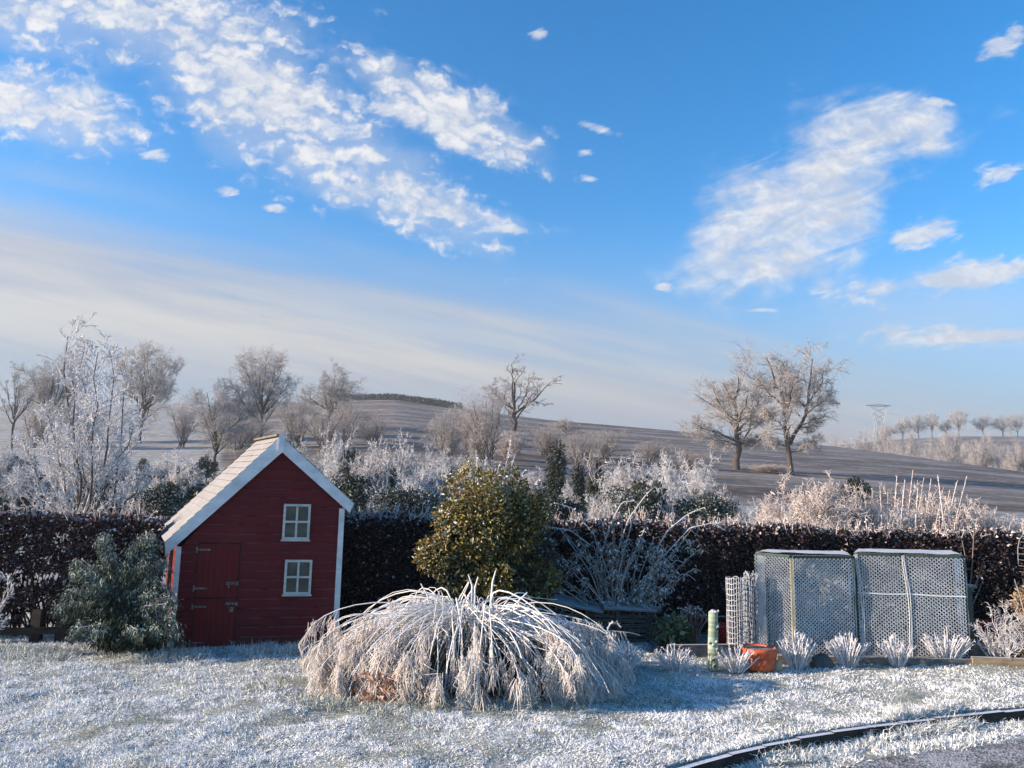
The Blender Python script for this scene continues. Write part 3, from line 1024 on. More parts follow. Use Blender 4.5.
fin.add(np.array([hw(mid + dx, zz, o) for o in (OVF + .024, OVF + .0045) for dx, zz in ((-w2, fb[1] + .03), (0, fb[1]), (w2, fb[1] + .03), (w2, fa[1]), (-w2, fa[1]))]),
        [(0, 1, 2, 3, 4), (9, 8, 7, 6, 5), (0, 5, 6, 1), (1, 6, 7, 2), (2, 7, 8, 3), (3, 8, 9, 4), (4, 9, 5, 0)])
hb(fin, 'finial_board', M_WHITE)
# corner boards
for (a, b, zt) in ((fp(172.5, 600)[0], fp(177.5, 600)[0], zEL + .02), (fp(335.5, 580)[0], fp(341, 580)[0], zER - .01)):
    c = MB()
    c.add(np.array([hw(s_, zz, o) for o in (0.0175, 0.038) for s_, zz in ((a, 0.02), (b, 0.02), (b, zt), (a, zt))]),
          [(3, 2, 1, 0), (4, 5, 6, 7), (0, 1, 5, 4), (1, 2, 6, 5), (2, 3, 7, 6), (3, 0, 4, 7)])
    hb(c, 'corner_board', M_WHITE)


def panel(b, s0, s1, z0, z1, o0, o1):
    b.add(np.array([hw(s_, zz, o) for o in (o0, o1) for s_, zz in ((s0, z0), (s1, z0), (s1, z1), (s0, z1))]),
          [(3, 2, 1, 0), (4, 5, 6, 7), (0, 1, 5, 4), (1, 2, 6, 5), (2, 3, 7, 6), (3, 0, 4, 7)])


dl, dr_, dt = fp(195.5, 600)[0], fp(236.5, 600)[0], fp(218, 544)[1]
dm = fp(215, 597.5)[1]
for z0, z1, hinges, boltp in ((0.02, dm - .006, ((.06), (dm - .09)), (231, 603)), (dm + .006, dt, (dm + .10, dt - .06), (231.5, 583))):
    d_ = MB()
    npl = 7
    for k in range(npl):
        w = (dr_ - dl) / npl
        panel(d_, dl + k * w + .003, dl + (k + 1) * w - .003, z0, z1, 0.0185, 0.034)
    panel(d_, dl, dr_, z0, z1, 0.0175, 0.029)
    dob = hb(d_, 'door', M_REDDOOR)
    for hz in hinges:
        h_ = MB()
        panel(h_, dl - .02, dl + .12, hz - .009, hz + .009, 0.0345, 0.040)
        panel(h_, dl - .03, dl - .012, hz - .03, hz + .03, 0.0185, 0.042)
        hb(h_, 'hinge', M_STEEL, dob)
    bs, bz = fp(*boltp)
    h_ = MB()
    panel(h_, bs - .05, bs + .03, bz - .016, bz + .016, 0.0345, 0.040)
    h_.tubes([[hw(bs - .055, bz, .052), hw(bs + .075, bz, .052)]], .008, 8, cap=True)
    h_.tubes([[hw(bs - .02, bz, .052), hw(bs - .02, bz - .045, .06)]], .007, 8, cap=True)
    panel(h_, bs + .05, bs + .075, bz - .02, bz + .02, 0.0185, 0.062)
    if z0 < .1:
        panel(h_, bs - .004, bs + .036, bz - .085, bz - .035, 0.042, 0.062)      # padlock body
    hb(h_, 'bolt', M_STEEL, dob)
# dark sheet put in as the shaded gap around the door
gp = MB()
panel(gp, dl - .012, dr_ + .012, 0.02, dt + .012, 0.0163, 0.0173)
hb(gp, 'door_gap_shade', M_DARK)

for c4 in (((283.6, 504), (310.6, 539.5)), ((284.8, 559.5), (312, 594))):
    (x0, y0), (x1, y1) = c4
    ym, xm = (y0 + y1) / 2, (x0 + x1) / 2
    s0, s1 = fp(x0 - .4, ym)[0], fp(x1 - .4, ym)[0]
    z0, z1 = fp(xm, y1)[1], fp(xm, y0)[1]
    t = 0.026
    fr = MB()
    for a in ((s0, s1, z0, z0 + t), (s0, s1, z1 - t, z1), (s0, s0 + t, z0 + t, z1 - t), (s1 - t, s1, z0 + t, z1 - t)):
        panel(fr, *a, 0.0175, 0.052)
    cs, cz = (s0 + s1) / 2, (z0 + z1) / 2
    panel(fr, cs - .011, cs + .011, z0 + t, z1 - t, 0.030, 0.046)
    panel(fr, s0 + t, cs - .011, cz - .011, cz + .011, 0.030, 0.046)
    panel(fr, cs + .011, s1 - t, cz - .011, cz + .011, 0.030, 0.046)
    panel(fr, s0 - .012, s1 + .012, z0 - .016, z0 - .001, 0.0175, 0.062)
    fo = hb(fr, 'window', M_FRAME)
    pn = MB()
    panel(pn, s0 + t * .6, s1 - t * .6, z0 + t * .6, z1 - t * .6, 0.0185, 0.028)
    hb(pn, 'pane', M_PANE, fo)

# three short boards leaning at the corner of the playhouse
for k, (px, py, pt, c0, c1, lab, nm) in enumerate((
        (160.5, 650, 624, (0.02, 0.10, 0.07), (0.035, 0.15, 0.10), 'short green-painted board leaning beside the playhouse corner', 'green_board'),
        (165.5, 650, 625, (0.16, 0.06, 0.04), (0.24, 0.10, 0.07), 'short reddish-brown board leaning between the green and the pale board', 'brown_board'),
        (171.5, 649, 623, (0.30, 0.26, 0.20), (0.42, 0.38, 0.31), 'short pale bare-wood board leaning nearest the playhouse wall', 'pale_board'))):
    p = ground(px, py)
    q = at(px + .8, pt, p.y + 0.05)
    b = MB()
    b.bar((p.x, p.y, -.02), tuple(q), 0.05 if k == 2 else 0.032, 0.022, up=(0, -1, 0))
    o = b.build(nm, wood_mat('board ' + nm, c0, c1, (10, 10, 10), .7, frost=.4))
    tag(o, lab, 'board', 'short boards by the playhouse')

# ================================================================== HEDGES AND FENCE
M_BEECH = tone_mat('beech hedge leaf', [(0.0, (0.016, 0.007, 0.008)), (0.45, (0.050, 0.018, 0.018)), (0.72, (0.105, 0.045, 0.038)), (0.9, (0.33, 0.25, 0.24)), (1.0, (0.60, 0.56, 0.58))], 0.6, 0.25,
                   frost_up=(0.72, 1.15, 0.55, 30))
M_DARKHEDGE = tone_mat('dark hedge leaf', [(0.0, (0.010, 0.008, 0.008)), (0.5, (0.027, 0.015, 0.016)), (0.8, (0.052, 0.030, 0.030)), (0.93, (0.26, 0.21, 0.21)), (1.0, (0.55, 0.53, 0.55))], 0.6, 0.22,
                       frost_up=(0.75, 1.15, 0.5, 30))
M_PINKTWIG = tone_mat('pinkish frosted twig', [(0.0, (0.16, 0.10, 0.08)), (0.4, (0.40, 0.31, 0.275)), (0.75, (0.64, 0.57, 0.54)), (1.0, (0.78, 0.76, 0.76))], 0.8, 0.2, 0.12)
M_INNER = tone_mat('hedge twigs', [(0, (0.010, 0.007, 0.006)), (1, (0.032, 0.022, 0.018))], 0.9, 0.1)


def hedge(label, p0, p1, top0, top1, thick, n, mat, seed, cat='hedge', gaps=0.0, z0=0.12, leaf=0.05):
    rng = np.random.default_rng(seed)
    p0, p1 = np.array([p0.x, p0.y]), np.array([p1.x, p1.y])
    Lh = np.linalg.norm(p1 - p0)
    d = (p1 - p0) / Lh
    nn = np.array([d[1], -d[0]])            # towards the camera
    if nn[1] > 0:
        nn = -nn
    root = thing('hedge', label, cat, (float(p0[0]), float(p0[1]), 0))
    lo, tw = MB(), MB()
    s_ = rng.uniform(0, Lh, n)
    face = rng.random(n)
    top = top0 + (top1 - top0) * s_ / Lh + (vnoise(s_, s_ * 0 + seed, 1.4, 3) - .5) * 0.14 + (vnoise(s_, s_ * 0 + seed, 6, 2) - .5) * 0.07
    zr = rng.uniform(0, 1, n)
    zz = z0 + (top - z0) * zr
    bulge = (vnoise(s_, zz, 2.2, 3) - .5) * 0.22
    dep = thick / 2 + bulge - np.abs(rng.normal(0, .05, n))
    dep = np.where(face < 0.62, dep, np.where(face < 0.80, rng.uniform(-1, 1, n) * thick / 2, -dep))
    zz = np.where((face >= 0.62) & (face < 0.80), top - np.abs(rng.normal(0, .035, n)), zz)
    # rounded shoulder
    sh = np.clip((zz - (top - .16)) / .16, 0, 1)
    dep = dep * (1 - 0.35 * sh ** 2)
    if gaps:
        g = vnoise(s_, zz, 7.5, 2)
        keep = g > gaps * (1.15 - 0.55 * zz / top)
    else:
        keep = np.ones(n, bool)
    s_, zz, dep, top, face = s_[keep], zz[keep], dep[keep], top[keep], face[keep]
    n = len(s_)
    C = np.stack([d[0] * s_ + nn[0] * dep, d[1] * s_ + nn[1] * dep, zz], 1)
    out = np.stack([nn[0] * np.sign(dep), nn[1] * np.sign(dep), np.zeros(n)], 1)
    out[(face >= .62) & (face < .8)] = (0, 0, 1)
    D = nrm(rng.normal(size=(n, 3)) * .7 + out * .35 + np.array([0, 0, -.35]))
    Nn = nrm(out + rng.normal(size=(n, 3)) * .55)
    tone = np.clip(rng.normal(.42, .2, n) + np.where(rng.random(n) < .05, .35, 0) + np.clip((zz - top + .10) / .10, 0, 1) * rng.uniform(.1, .75, n), 0, 1)
    lo.leaves(C, D, Nn, rng.uniform(.6, 1.25, n) * leaf, rng.uniform(.5, .85, n) * leaf, 0, tone)
    lo.build('foliage', mat, root)
    # stems and twigs inside
    m = int(Lh * 55)
    s2 = rng.uniform(0, Lh, m)
    b0 = np.stack([d[0] * s2, d[1] * s2, np.full(m, -.03)], 1) + np.stack([nn[0] * rng.uniform(-.1, .1, m), nn[1] * rng.uniform(-.1, .1, m), np.zeros(m)], 1)
    tp = b0 + np.concatenate([rng.normal(0, .16, (m, 2)), rng.uniform(.5, .95, (m, 1)) * min(top0, top1)], 1)
    midp = (b0 + tp) / 2 + rng.normal(0, .05, (m, 3))
    tw.tubes(np.stack([b0, midp, tp], 1), np.array([.012, .009, .004]), 4, 0, rng.random(m))
    tw.build('stems', M_INNER, root)
    m = int(Lh * 46)
    s2 = rng.uniform(0, Lh, m)
    tz = top0 + (top1 - top0) * s2 / Lh
    dp = rng.uniform(-.4, .5, m) * thick
    b0 = np.stack([d[0] * s2 + nn[0] * dp, d[1] * s2 + nn[1] * dp, tz - .06], 1)
    ln_ = rng.uniform(.06, .22, m) * (.5 + vnoise(s2, s2 * 0 + 3, 2.0, 2))
    tp = b0 + np.stack([rng.normal(0, .05, m), rng.normal(0, .04, m), ln_], 1)
    stw = MB().tubes(np.stack([b0, (b0 + tp) / 2 + rng.normal(0, .01, (m, 3)), tp], 1), np.array([.0045, .004, .003]), 4, 0, rng.uniform(.3, .9, m))
    kk = np.repeat(np.arange(m), 5)
    C = b0[kk] + (tp - b0)[kk] * rng.uniform(.4, 1, (len(kk), 1))
    stw.leaves(C, rng.normal(size=C.shape), rng.normal(size=C.shape), rng.uniform(.02, .045, len(kk)), .02, 0, rng.uniform(.15, .9, len(kk)))
    stw.build('stray_twigs', M_PINKTWIG, root)
    # dense dark core added inside the leaves to block light coming through
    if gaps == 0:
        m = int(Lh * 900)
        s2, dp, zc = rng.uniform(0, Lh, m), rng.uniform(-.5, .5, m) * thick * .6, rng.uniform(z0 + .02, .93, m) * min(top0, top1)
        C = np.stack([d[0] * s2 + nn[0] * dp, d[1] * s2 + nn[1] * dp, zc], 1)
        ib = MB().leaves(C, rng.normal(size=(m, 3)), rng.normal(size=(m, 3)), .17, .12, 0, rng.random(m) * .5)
        ib.build('light_block_core', M_INNER, root)
    return root


def hp(px, Y):
    p = at(px, 560, Y)
    return Vector((p.x, Y, 0))


def htop(px, py, Y):
    return at(px, py, Y).z


hedge('copper beech hedge with gaps and frosted top, left of the red playhouse', hp(-170, 8.6), hp(160, 9.3), htop(-170, 512, 8.6), htop(160, 515, 9.3), 0.5, 36000, M_BEECH, 2, gaps=0.31, z0=0.17)
hedge('long dark clipped hedge running from the playhouse to the right edge', hp(300, 10.2), hp(1120, 10.0), htop(330, 513, 10.2), htop(1024, 536, 10.0), 0.6, 95000, M_DARKHEDGE, 4)

# post and rail fence showing under the left hedge
fe = thing('rail_fence', 'dark wooden rail fence standing at the foot of the copper hedge', 'fence', tuple(hp(-120, 9.95)))
f0 = np.array(hp(-120, 8.2))
fe.location = f0
for zc in (0.13,):
    b = MB()
    b.bar((0, 0, zc), tuple(np.array(hp(112, 8.75)) - f0 + np.array([0, 0, zc])), 0.035, 0.07)
    b.build('rail', M_DARK, fe)
for px in (-90, -25, 41, 66):
    q = np.array(hp(px, 8.2 + (px + 120) * .00237)) - f0
    b = MB()
    b.box((q[0] - .05, q[1] + .02, -.05), (q[0] + .05, q[1] + .10, .34))
    b.build('post', M_DARK, fe)

# ================================================================== GARDEN PLANTS
# ---- the frosted weeping mound in the middle of the lawn
M_STRAW = tone_mat('frosted arching stem', [(0.0, (0.20, 0.17, 0.12)), (0.3, (0.46, 0.42, 0.36)), (0.7, (0.74, 0.72, 0.70)), (1.0, (0.86, 0.86, 0.87))], 0.7, 0.2, 0.15, jitter=0.03)
M_PLUME = tone_mat('hanging frosted plume', [(0.0, (0.28, 0.20, 0.15)), (0.3, (0.60, 0.50, 0.44)), (0.65, (0.84, 0.78, 0.75)), (1.0, (0.92, 0.91, 0.90))], 0.75, 0.2, 0.38, jitter=0.03)
M_DARKBLADE = tone_mat('dark evergreen blade', [(0.0, (0.018, 0.024, 0.014)), (0.5, (0.050, 0.058, 0.034)), (0.8, (0.13, 0.13, 0.09)), (1.0, (0.40, 0.41, 0.38))], 0.7, 0.2)
M_ORANGE = tone_mat('withered orange leaf', [(0.0, (0.20, 0.085, 0.05)), (0.5, (0.42, 0.21, 0.14)), (1.0, (0.66, 0.50, 0.43))], 0.7, 0.2, 0.2)

rng = np.random.default_rng(21)
mc = ground(470, 682)
mound = thing('weeping_grass', 'large frost-covered weeping mound with long arching stems on the lawn', 'ornamental grass', tuple(mc))
RX, RY, HM = 1.27, 0.92, 0.80


def arch(n, reach, rise, rng, az=None, tip=0.06):
    """arching stems from the crown, hanging at their ends; returns points (n, K, 3)"""
    az = rng.uniform(0, 2 * math.pi, n) if az is None else az
    rr = rng.uniform(*reach, n)
    ex = np.stack([np.cos(az) * RX, np.sin(az) * RY, np.zeros(n)], 1)
    o = ex * rng.uniform(0.0, 0.30, (n, 1)) + rng.normal(0, .10, (n, 3)) * [1, .7, 0]
    h = rng.uniform(*rise, n)
    K = 12
    t = np.linspace(0, 1, K)[None, :, None]
    p0 = o + np.array([0, 0, 1]) * rng.uniform(.35, .6, (n, 1)) * HM
    p1 = ex * (rr * .22)[:, None] + np.array([0, 0, 1]) * (h * 1.12)[:, None]
    p2 = ex * (rr * .98)[:, None] + np.array([0, 0, 1]) * (h * rng.uniform(.45, .88, n) * np.where(ex[:, 0] > .3, .8, 1))[:, None]
    p3 = ex * (rr * 1.06)[:, None] + np.array([0, 0, 1]) * (rng.uniform(0.0, 1, n) ** 2 * .3 + tip)[:, None]
    side = rng.normal(0, .10, (n, 1, 3)) * t + rng.normal(0, .06, (n, 1, 3)) * np.sin(t * 5.0)
    p0, p1, p2, p3 = (q[:, None] for q in (p0, p1, p2, p3))
    P = (1 - t) ** 3 * p0 + 3 * t * (1 - t) ** 2 * p1 + 3 * t * t * (1 - t) * p2 + t ** 3 * p3 + side
    P[:, :, 2] = np.maximum(P[:, :, 2], 0.012)
    return P


st = MB()
P1 = arch(230, (0.45, 1.0), (0.5, 0.86), rng)
st.tubes(P1, np.linspace(.0054, .0028, 12) * rng.uniform(.55, 1.35, (len(P1), 1)), 5, 0, np.clip(rng.normal(.82, .12, len(P1)), 0, 1))
P2 = arch(60, (0.7, 1.08), (0.70, 0.98), rng)
st.tubes(P2, np.linspace(.0075, .004, 12) * rng.uniform(.7, 1.2, (len(P2), 1)), 5, 0, np.clip(rng.normal(.85, .1, len(P2)), 0, 1))
P3 = arch(120, (.80, 1.04), (.60, .84), rng, az=math.pi + rng.normal(0, .55, 120))
st.tubes(P3, np.linspace(.0050, .0028, 12) * rng.uniform(.6, 1.3, (len(P3), 1)), 5, 0, np.clip(rng.normal(.8, .12, len(P3)), 0, 1))
P4 = arch(60, (.80, 1.06), (.50, .72), rng, az=rng.normal(-.2, .5, 60))
st.tubes(P4, np.linspace(.0050, .0028, 12) * rng.uniform(.6, 1.3, (len(P4), 1)), 5, 0, np.clip(rng.normal(.8, .12, len(P4)), 0, 1))
# a few stiff stubs on top
for dx, dz, lx in ((-.42, .86, -.05), (-.01, .95, -.03), (.03, .93, .02), (.19, .99, .02), (.42, .80, .08), (-.02, .86, .05)):
    st.tubes([[(dx * .8, -.05, HM * .55), (dx - lx * .3, -.06, dz - .10), (dx + lx, -.06, dz)]], np.array([.010, .009, .005]), 5, 0, .9)
# tangle on the crown
q = arch(90, (.12, .45), (.55, .82), rng)
st.tubes(q, .0032, 4, 0, np.clip(rng.normal(.8, .12, len(q)), 0, 1))
st.build('stems', M_STRAW, mound)
# hanging plumes: strands hanging off the outer half of the stems
hang = MB()
src = np.concatenate([P1, P2, P3, P4])
n = 6500
# hang in locks: each lock shares a stem and a stretch of it
locks = rng.integers(0, len(src), 330)
lk = rng.integers(0, len(locks), n)
i = locks[lk]
tt = np.clip(rng.uniform(.58, .97, len(locks))[lk] + rng.normal(0, .045, n), .3, .99) * 11
k = np.minimum(tt.astype(int), 10)
fr = (tt - k)[:, None]
b0 = src[i, k] * (1 - fr) + src[i, k + 1] * fr
ln = np.minimum(rng.uniform(.06, .34, n) * (0.55 + 0.6 * rng.random(len(locks))[lk]), b0[:, 2] - .005)
ln = np.maximum(ln, .02)
tgt = src[i, np.minimum(k + 1, 11)] - src[i, k]
tgt = nrm(tgt * np.array([1, 1, .0]) + 1e-6)
mid_ = b0 + tgt * (ln * .22)[:, None] + np.array([0, 0, -1]) * (ln * .5)[:, None] + rng.normal(0, .014, (n, 3))
end = b0 + tgt * (ln * .12)[:, None] + np.array([0, 0, -1]) * ln[:, None] + rng.normal(0, .022, (n, 3))
end[:, 2] = np.maximum(end[:, 2], 0.004)
lt = np.clip(rng.normal(.74, .14, len(locks))[lk] + rng.normal(0, .1, n) , 0, 1)
hang.tubes(np.stack([b0, mid_, end], 1), np.array([.0030, .0034, .0013]) * rng.uniform(.6, 1.3, (n, 1)), 3, 0, lt)
# bushy lock ends near the ground
lw = locks[rng.random(len(locks)) < .5]
nn_ = 26
ii = np.repeat(lw, nn_)
base = src[ii, 10] + rng.normal(0, .022, (len(ii), 3))
base[:, 2] = np.maximum(base[:, 2], .03)
L_ = np.minimum(rng.uniform(.05, .2, len(ii)), base[:, 2])
e2 = base + np.stack([rng.normal(0, .035, len(ii)), rng.normal(0, .035, len(ii)), -L_], 1)
e2[:, 2] = np.maximum(e2[:, 2], .003)
hang.tubes(np.stack([base, (base + e2) / 2 + rng.normal(0, .006, base.shape), e2], 1), np.array([.0024, .0032, .0014]), 3, 0, np.clip(rng.normal(.75, .15, len(ii)), 0, 1))
# heavy frosted skirts: the left flank (warm sunlight put into its tone), the front locks and the flopped right end
for cx, cy, wx, wy, z1, cnt, tn in ((-1.02, -.20, .26, .40, .38, 1700, .52), (-.80, -.55, .26, .2, .38, 1200, .5), (-.42, -.86, .11, .05, .38, 620, .5), (-.66, -.72, .10, .07, .42, 700, .50),
                                  (.02, -.93, .04, .03, .40, 280, .72), (.45, -.84, .06, .04, .26, 300, .74), (.80, -.66, .12, .08, .42, 900, .72), (-.22, -.92, .05, .04, .26, 200, .6),
                                  (1.08, -.33, .14, .20, .24, 450, .74)):
    nl_ = max(6, cnt // 34)
    lx, ly = cx + rng.uniform(-1, 1, nl_) * wx, cy + rng.uniform(-1, 1, nl_) * wy
    lz = z1 * rng.uniform(.35, 1.05, nl_) * np.clip(1.2 - ((lx - cx) / wx / 1.2) ** 2 * .5, .4, 1)
    ltn, lsp = rng.normal(tn + .16, .1, nl_), rng.uniform(.018, .05, nl_)
    g = rng.integers(0, nl_, cnt)
    b0 = np.stack([lx[g], ly[g], lz[g]], 1) + rng.normal(0, 1, (cnt, 3)) * lsp[g][:, None] * [.5, .5, .6]
    b0[:, 2] = np.maximum(b0[:, 2], .03)
    L_ = np.minimum(rng.uniform(.08, .36, cnt), b0[:, 2] - .002)
    q1 = b0 + np.stack([rng.normal(0, .6, cnt) * lsp[g], rng.normal(0, .6, cnt) * lsp[g], -L_ * .35], 1)
    q2 = b0 + np.stack([rng.normal(0, 1., cnt) * lsp[g] + .01, rng.normal(0, .9, cnt) * lsp[g], -L_ * .7], 1)
    e2 = b0 + np.stack([rng.normal(0, 1.2, cnt) * lsp[g] + .015, rng.normal(0, 1., cnt) * lsp[g], -L_], 1)
    hang.tubes(np.stack([b0, q1, q2, e2], 1), np.array([.0022, .0034, .0030, .0012]) * rng.uniform(.7, 1.3, (cnt, 1)), 3, 0, np.clip(ltn[g] + .1 + rng.normal(0, .12, cnt), 0, 1))
hang.build('plumes', M_PLUME, mound)
core = MB()
n = 9000
d_ = nrm(rng.normal(size=(n, 3)))
d_[:, 2] = np.abs(d_[:, 2])
r_ = rng.uniform(.30, .88, n)
C = d_ * r_[:, None] * np.array([RX * .86, RY * .86, HM * .86])
D = nrm(d_ * np.array([1, 1, .3]) * .9 + np.array([0, 0, -.9]) + rng.normal(size=(n, 3)) * .25)
core.leaves(C, D, d_ + rng.normal(size=(n, 3)) * .3, rng.uniform(.10, .26, n), rng.uniform(.008, .018, n), 0, np.clip(rng.normal(.38, .2, n), 0, 1))
C = np.stack([rng.uniform(-.9, .9, 4000) * RX * .85, rng.uniform(-.85, .85, 4000) * RY * .85, rng.uniform(0, .18, 4000)], 1)
core.leaves(C, rng.normal(size=(4000, 3)) + np.array([0, 0, .5]), rng.normal(size=(4000, 3)), rng.uniform(.06, .16, 4000), .016, 0, rng.uniform(0, .4, 4000))
core.build('evergreen_blades', M_DARKBLADE, mound)
wl = MB()
n = 420
x = np.concatenate([rng.normal(-.62, .10, n // 2), rng.normal(-.36, .06, n // 2)])
C = np.stack([x, rng.normal(-.80, .05, n), rng.uniform(.02, .26, n)], 1)
wl.leaves(C, rng.normal(size=(n, 3)) * .5 + np.array([0, -.2, -.7]), rng.normal(size=(n, 3)) + np.array([0, -1, 0]), rng.uniform(.05, .1, n), rng.uniform(.02, .04, n), 0, rng.random(n))
wl.build('withered_leaves', M_ORANGE, mound)

# the small hoary twiggy plant in front of the mound and the clump at its right end
def twig_bush(name, label, cat, base, n, reach, levels, mat, r0, seed, spread=(8, 45), group=None, tone=(.3, 1.0), flat=1.0, lean=0.0, sides=4, stem_tone=None, parts=('stems', 'twigs')):
    rng = np.random.default_rng(seed)
    limbs = []
    for k in range(n):
        az, an = rng.uniform(0, 2 * math.pi), math.radians(rng.uniform(*spread))
        L = rng.uniform(*reach)
        d = np.array([math.cos(az) * math.sin(an) + lean, math.sin(az) * math.sin(an) * flat, math.cos(an)])
        o = np.array([rng.normal(0, .03), rng.normal(0, .03), -.02]) * min(3, reach[1])
        limbs.append(([o, o + d * L * .5 + rng.normal(0, .03, 3) * L, o + d * L + rng.normal(0, .05, 3) * L], r0 * rng.uniform(.7, 1.2), r0 * .35))
    lv = grow(rng, limbs, levels)
    o = thing(name, label, cat, tuple(base), group)
    a, b = MB(), MB()
    for k, (P, R) in enumerate(lv):
        tn = rng.uniform(*(stem_tone if (stem_tone and k == 0) else tone), len(P))
        (a if k == 0 else b).tubes(P, R, sides if k == 0 else 3, 0, tn)
    a.build(parts[0], mat, o)
    b.build(parts[1], mat, o)
    return o


g_ = ground(492, 697)
twig_bush('frosted_plant', 'small hoary twiggy plant in front of the weeping mound', 'plant', g_, 16, (.16, .30),
          [dict(n=7, ang=(30, 60), len=(.25, .5), up=.1, K=4, rmin=.0022), dict(n=6, ang=(30, 70), len=(.3, .6), K=3, rmin=.002)], M_WHITETWIG, .0045, 31, (10, 60), tone=(.45, 1))
g_ = ground(612, 676)
o = twig_bush('frosted_plant', 'low hoary clump at the right end of the weeping mound', 'plant', g_, 26, (.18, .36),
          [dict(n=8, ang=(20, 60), len=(.3, .5), up=.1, K=4, rmin=.0022), dict(n=6, ang=(30, 70), len=(.3, .6), K=3, rmin=.002)], M_WHITETWIG, .005, 32, (10, 65), tone=(.35, .9))
# curled frosted flower stalks standing up beside it
g_ = ground(607, 668)
cs = thing('curled_stalks', 'curled frosted dead stalks rising right of the weeping mound', 'plant', tuple(g_))
for k, pts in enumerate(([(0, 0, 0), (.02, 0, .25), (0, 0, .36), (.04, 0, .44), (.10, 0, .44), (.13, 0, .40)], [(0, 0, .02), (-.02, 0, .2), (-.10, 0, .36), (-.22, 0, .46)], [(.02, 0, 0), (.08, 0, .16), (.14, 0, .20), (.19, 0, .15)],
                        [(.03, 0, 0), (.16, 0, .12), (.28, 0, .11), (.34, 0, .08)], [(0, .02, 0), (-.1, 0, .2), (-.22, 0, .30), (-.34, 0, .27)])):
    b = MB().tubes(resample(pts, 14), np.linspace(.011, .007, 14), 6, 0, .8)
    rr = np.random.default_rng(k)
    q = resample(pts, 60)
    b.leaves(q, rr.normal(size=q.shape), rr.normal(size=q.shape), .025, .012, 0, rr.uniform(.6, 1, 60))
    b.build('stalk', M_WHITETWIG, cs)

# ---- conifer by the playhouse: drooping frosted sprays
M_CONIFER = tone_mat('frosted conifer spray', [(0.0, (0.010, 0.018, 0.014)), (0.35, (0.030, 0.050, 0.036)), (0.6, (0.12, 0.15, 0.115)), (0.8, (0.34, 0.38, 0.32)), (1.0, (0.62, 0.65, 0.60))], 0.7, 0.2)
rng = np.random.default_rng(44)
cb = ground(118, 655)
con = thing('conifer_shrub', 'grey-green frosted conifer with drooping sprays left of the playhouse', 'shrub', tuple(cb))
Yc = cb.y
sc_ = Yc / F_PX
stems, spr = MB(), MB()
tips = []
# branch ends read from the picture (column, row), plus depth
ends = [(72, 588), (66, 605), (80, 570), (78, 560), (92, 566), (104, 534), (104, 545), (120, 572), (148, 532), (133, 545), (150, 550), (160, 560), (140, 575), (112, 590), (130, 592), (152, 590), (165, 585),
        (92, 600), (85, 618), (108, 612), (128, 612), (148, 612), (166, 604), (172, 618), (78, 628), (95, 632), (118, 630), (138, 630), (158, 628), (100, 580), (126, 562), (110, 556), (144, 560), (155, 575), (90, 585), (118, 605), (175, 630), (170, 596),
        (104, 538), (105, 552), (104, 560), (140, 536), (152, 540), (74, 612), (70, 600), (88, 574)]
for (cx, cy) in ends:
    for rep in range(2):
        dep = rng.uniform(-.5, .12) if rep == 0 else rng.uniform(-.1, .5)
        frac = np.clip((645 - cy) / 110, 0, 1)
        dep *= (1.05 - .75 * frac)
        p = np.array(at(cx + rng.uniform(-4, 4) * rep, cy + rng.uniform(-3, 5) * rep, Yc + dep)) - np.array(cb)
        o = np.array([rng.normal(0, .06), rng.normal(0, .06), max(.05, p[2] * rng.uniform(.25, .55))])
        o[:2] *= 1 - frac * .6
        m_ = (o + p) / 2 + np.array([0, 0, .09])
        stems.tubes(resample([o, m_, p], 6), np.linspace(.014, .005, 6), 5, 0, .3)
        path = resample([o, m_, p, p + np.array([(p[0] - o[0]) * .12, (p[1] - o[1]) * .12, -.06])], 40)
        tips.append(path[12:])
ntr = resample([(0, 0, -.05), (.02, 0, .5), (-.05, 0, .85)], 8)
stems.tubes(ntr, np.linspace(.05, .012, 8), 7, 0, .2)
path = np.concatenate(tips)
n = 42000
k = rng.integers(0, len(path), n)
C = path[k] + rng.normal(0, .030, (n, 3)) * np.array([1, 1, .8])
C[:, 2] = np.maximum(C[:, 2] - np.abs(rng.normal(0, .035, n)), .02)
D = nrm(rng.normal(size=(n, 3)) * .6 + np.array([0, 0, -1.0]) + (C * np.array([1, 1, 0])) * .5)
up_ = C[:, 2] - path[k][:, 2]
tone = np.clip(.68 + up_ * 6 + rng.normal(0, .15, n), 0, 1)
spr.leaves(C, D, rng.normal(size=(n, 3)) + np.array([0, -.5, .6]), rng.uniform(.022, .060, n), rng.uniform(.006, .012, n), 0, tone)
# darker-toned inner sprays to close the body
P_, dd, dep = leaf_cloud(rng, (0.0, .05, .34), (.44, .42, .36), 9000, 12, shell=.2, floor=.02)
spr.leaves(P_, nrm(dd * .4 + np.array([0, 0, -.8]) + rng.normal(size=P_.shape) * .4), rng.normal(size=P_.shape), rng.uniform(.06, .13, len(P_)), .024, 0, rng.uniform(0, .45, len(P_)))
stems.build('branches', M_STEM, con)
spr.build('sprays', M_CONIFER, con)

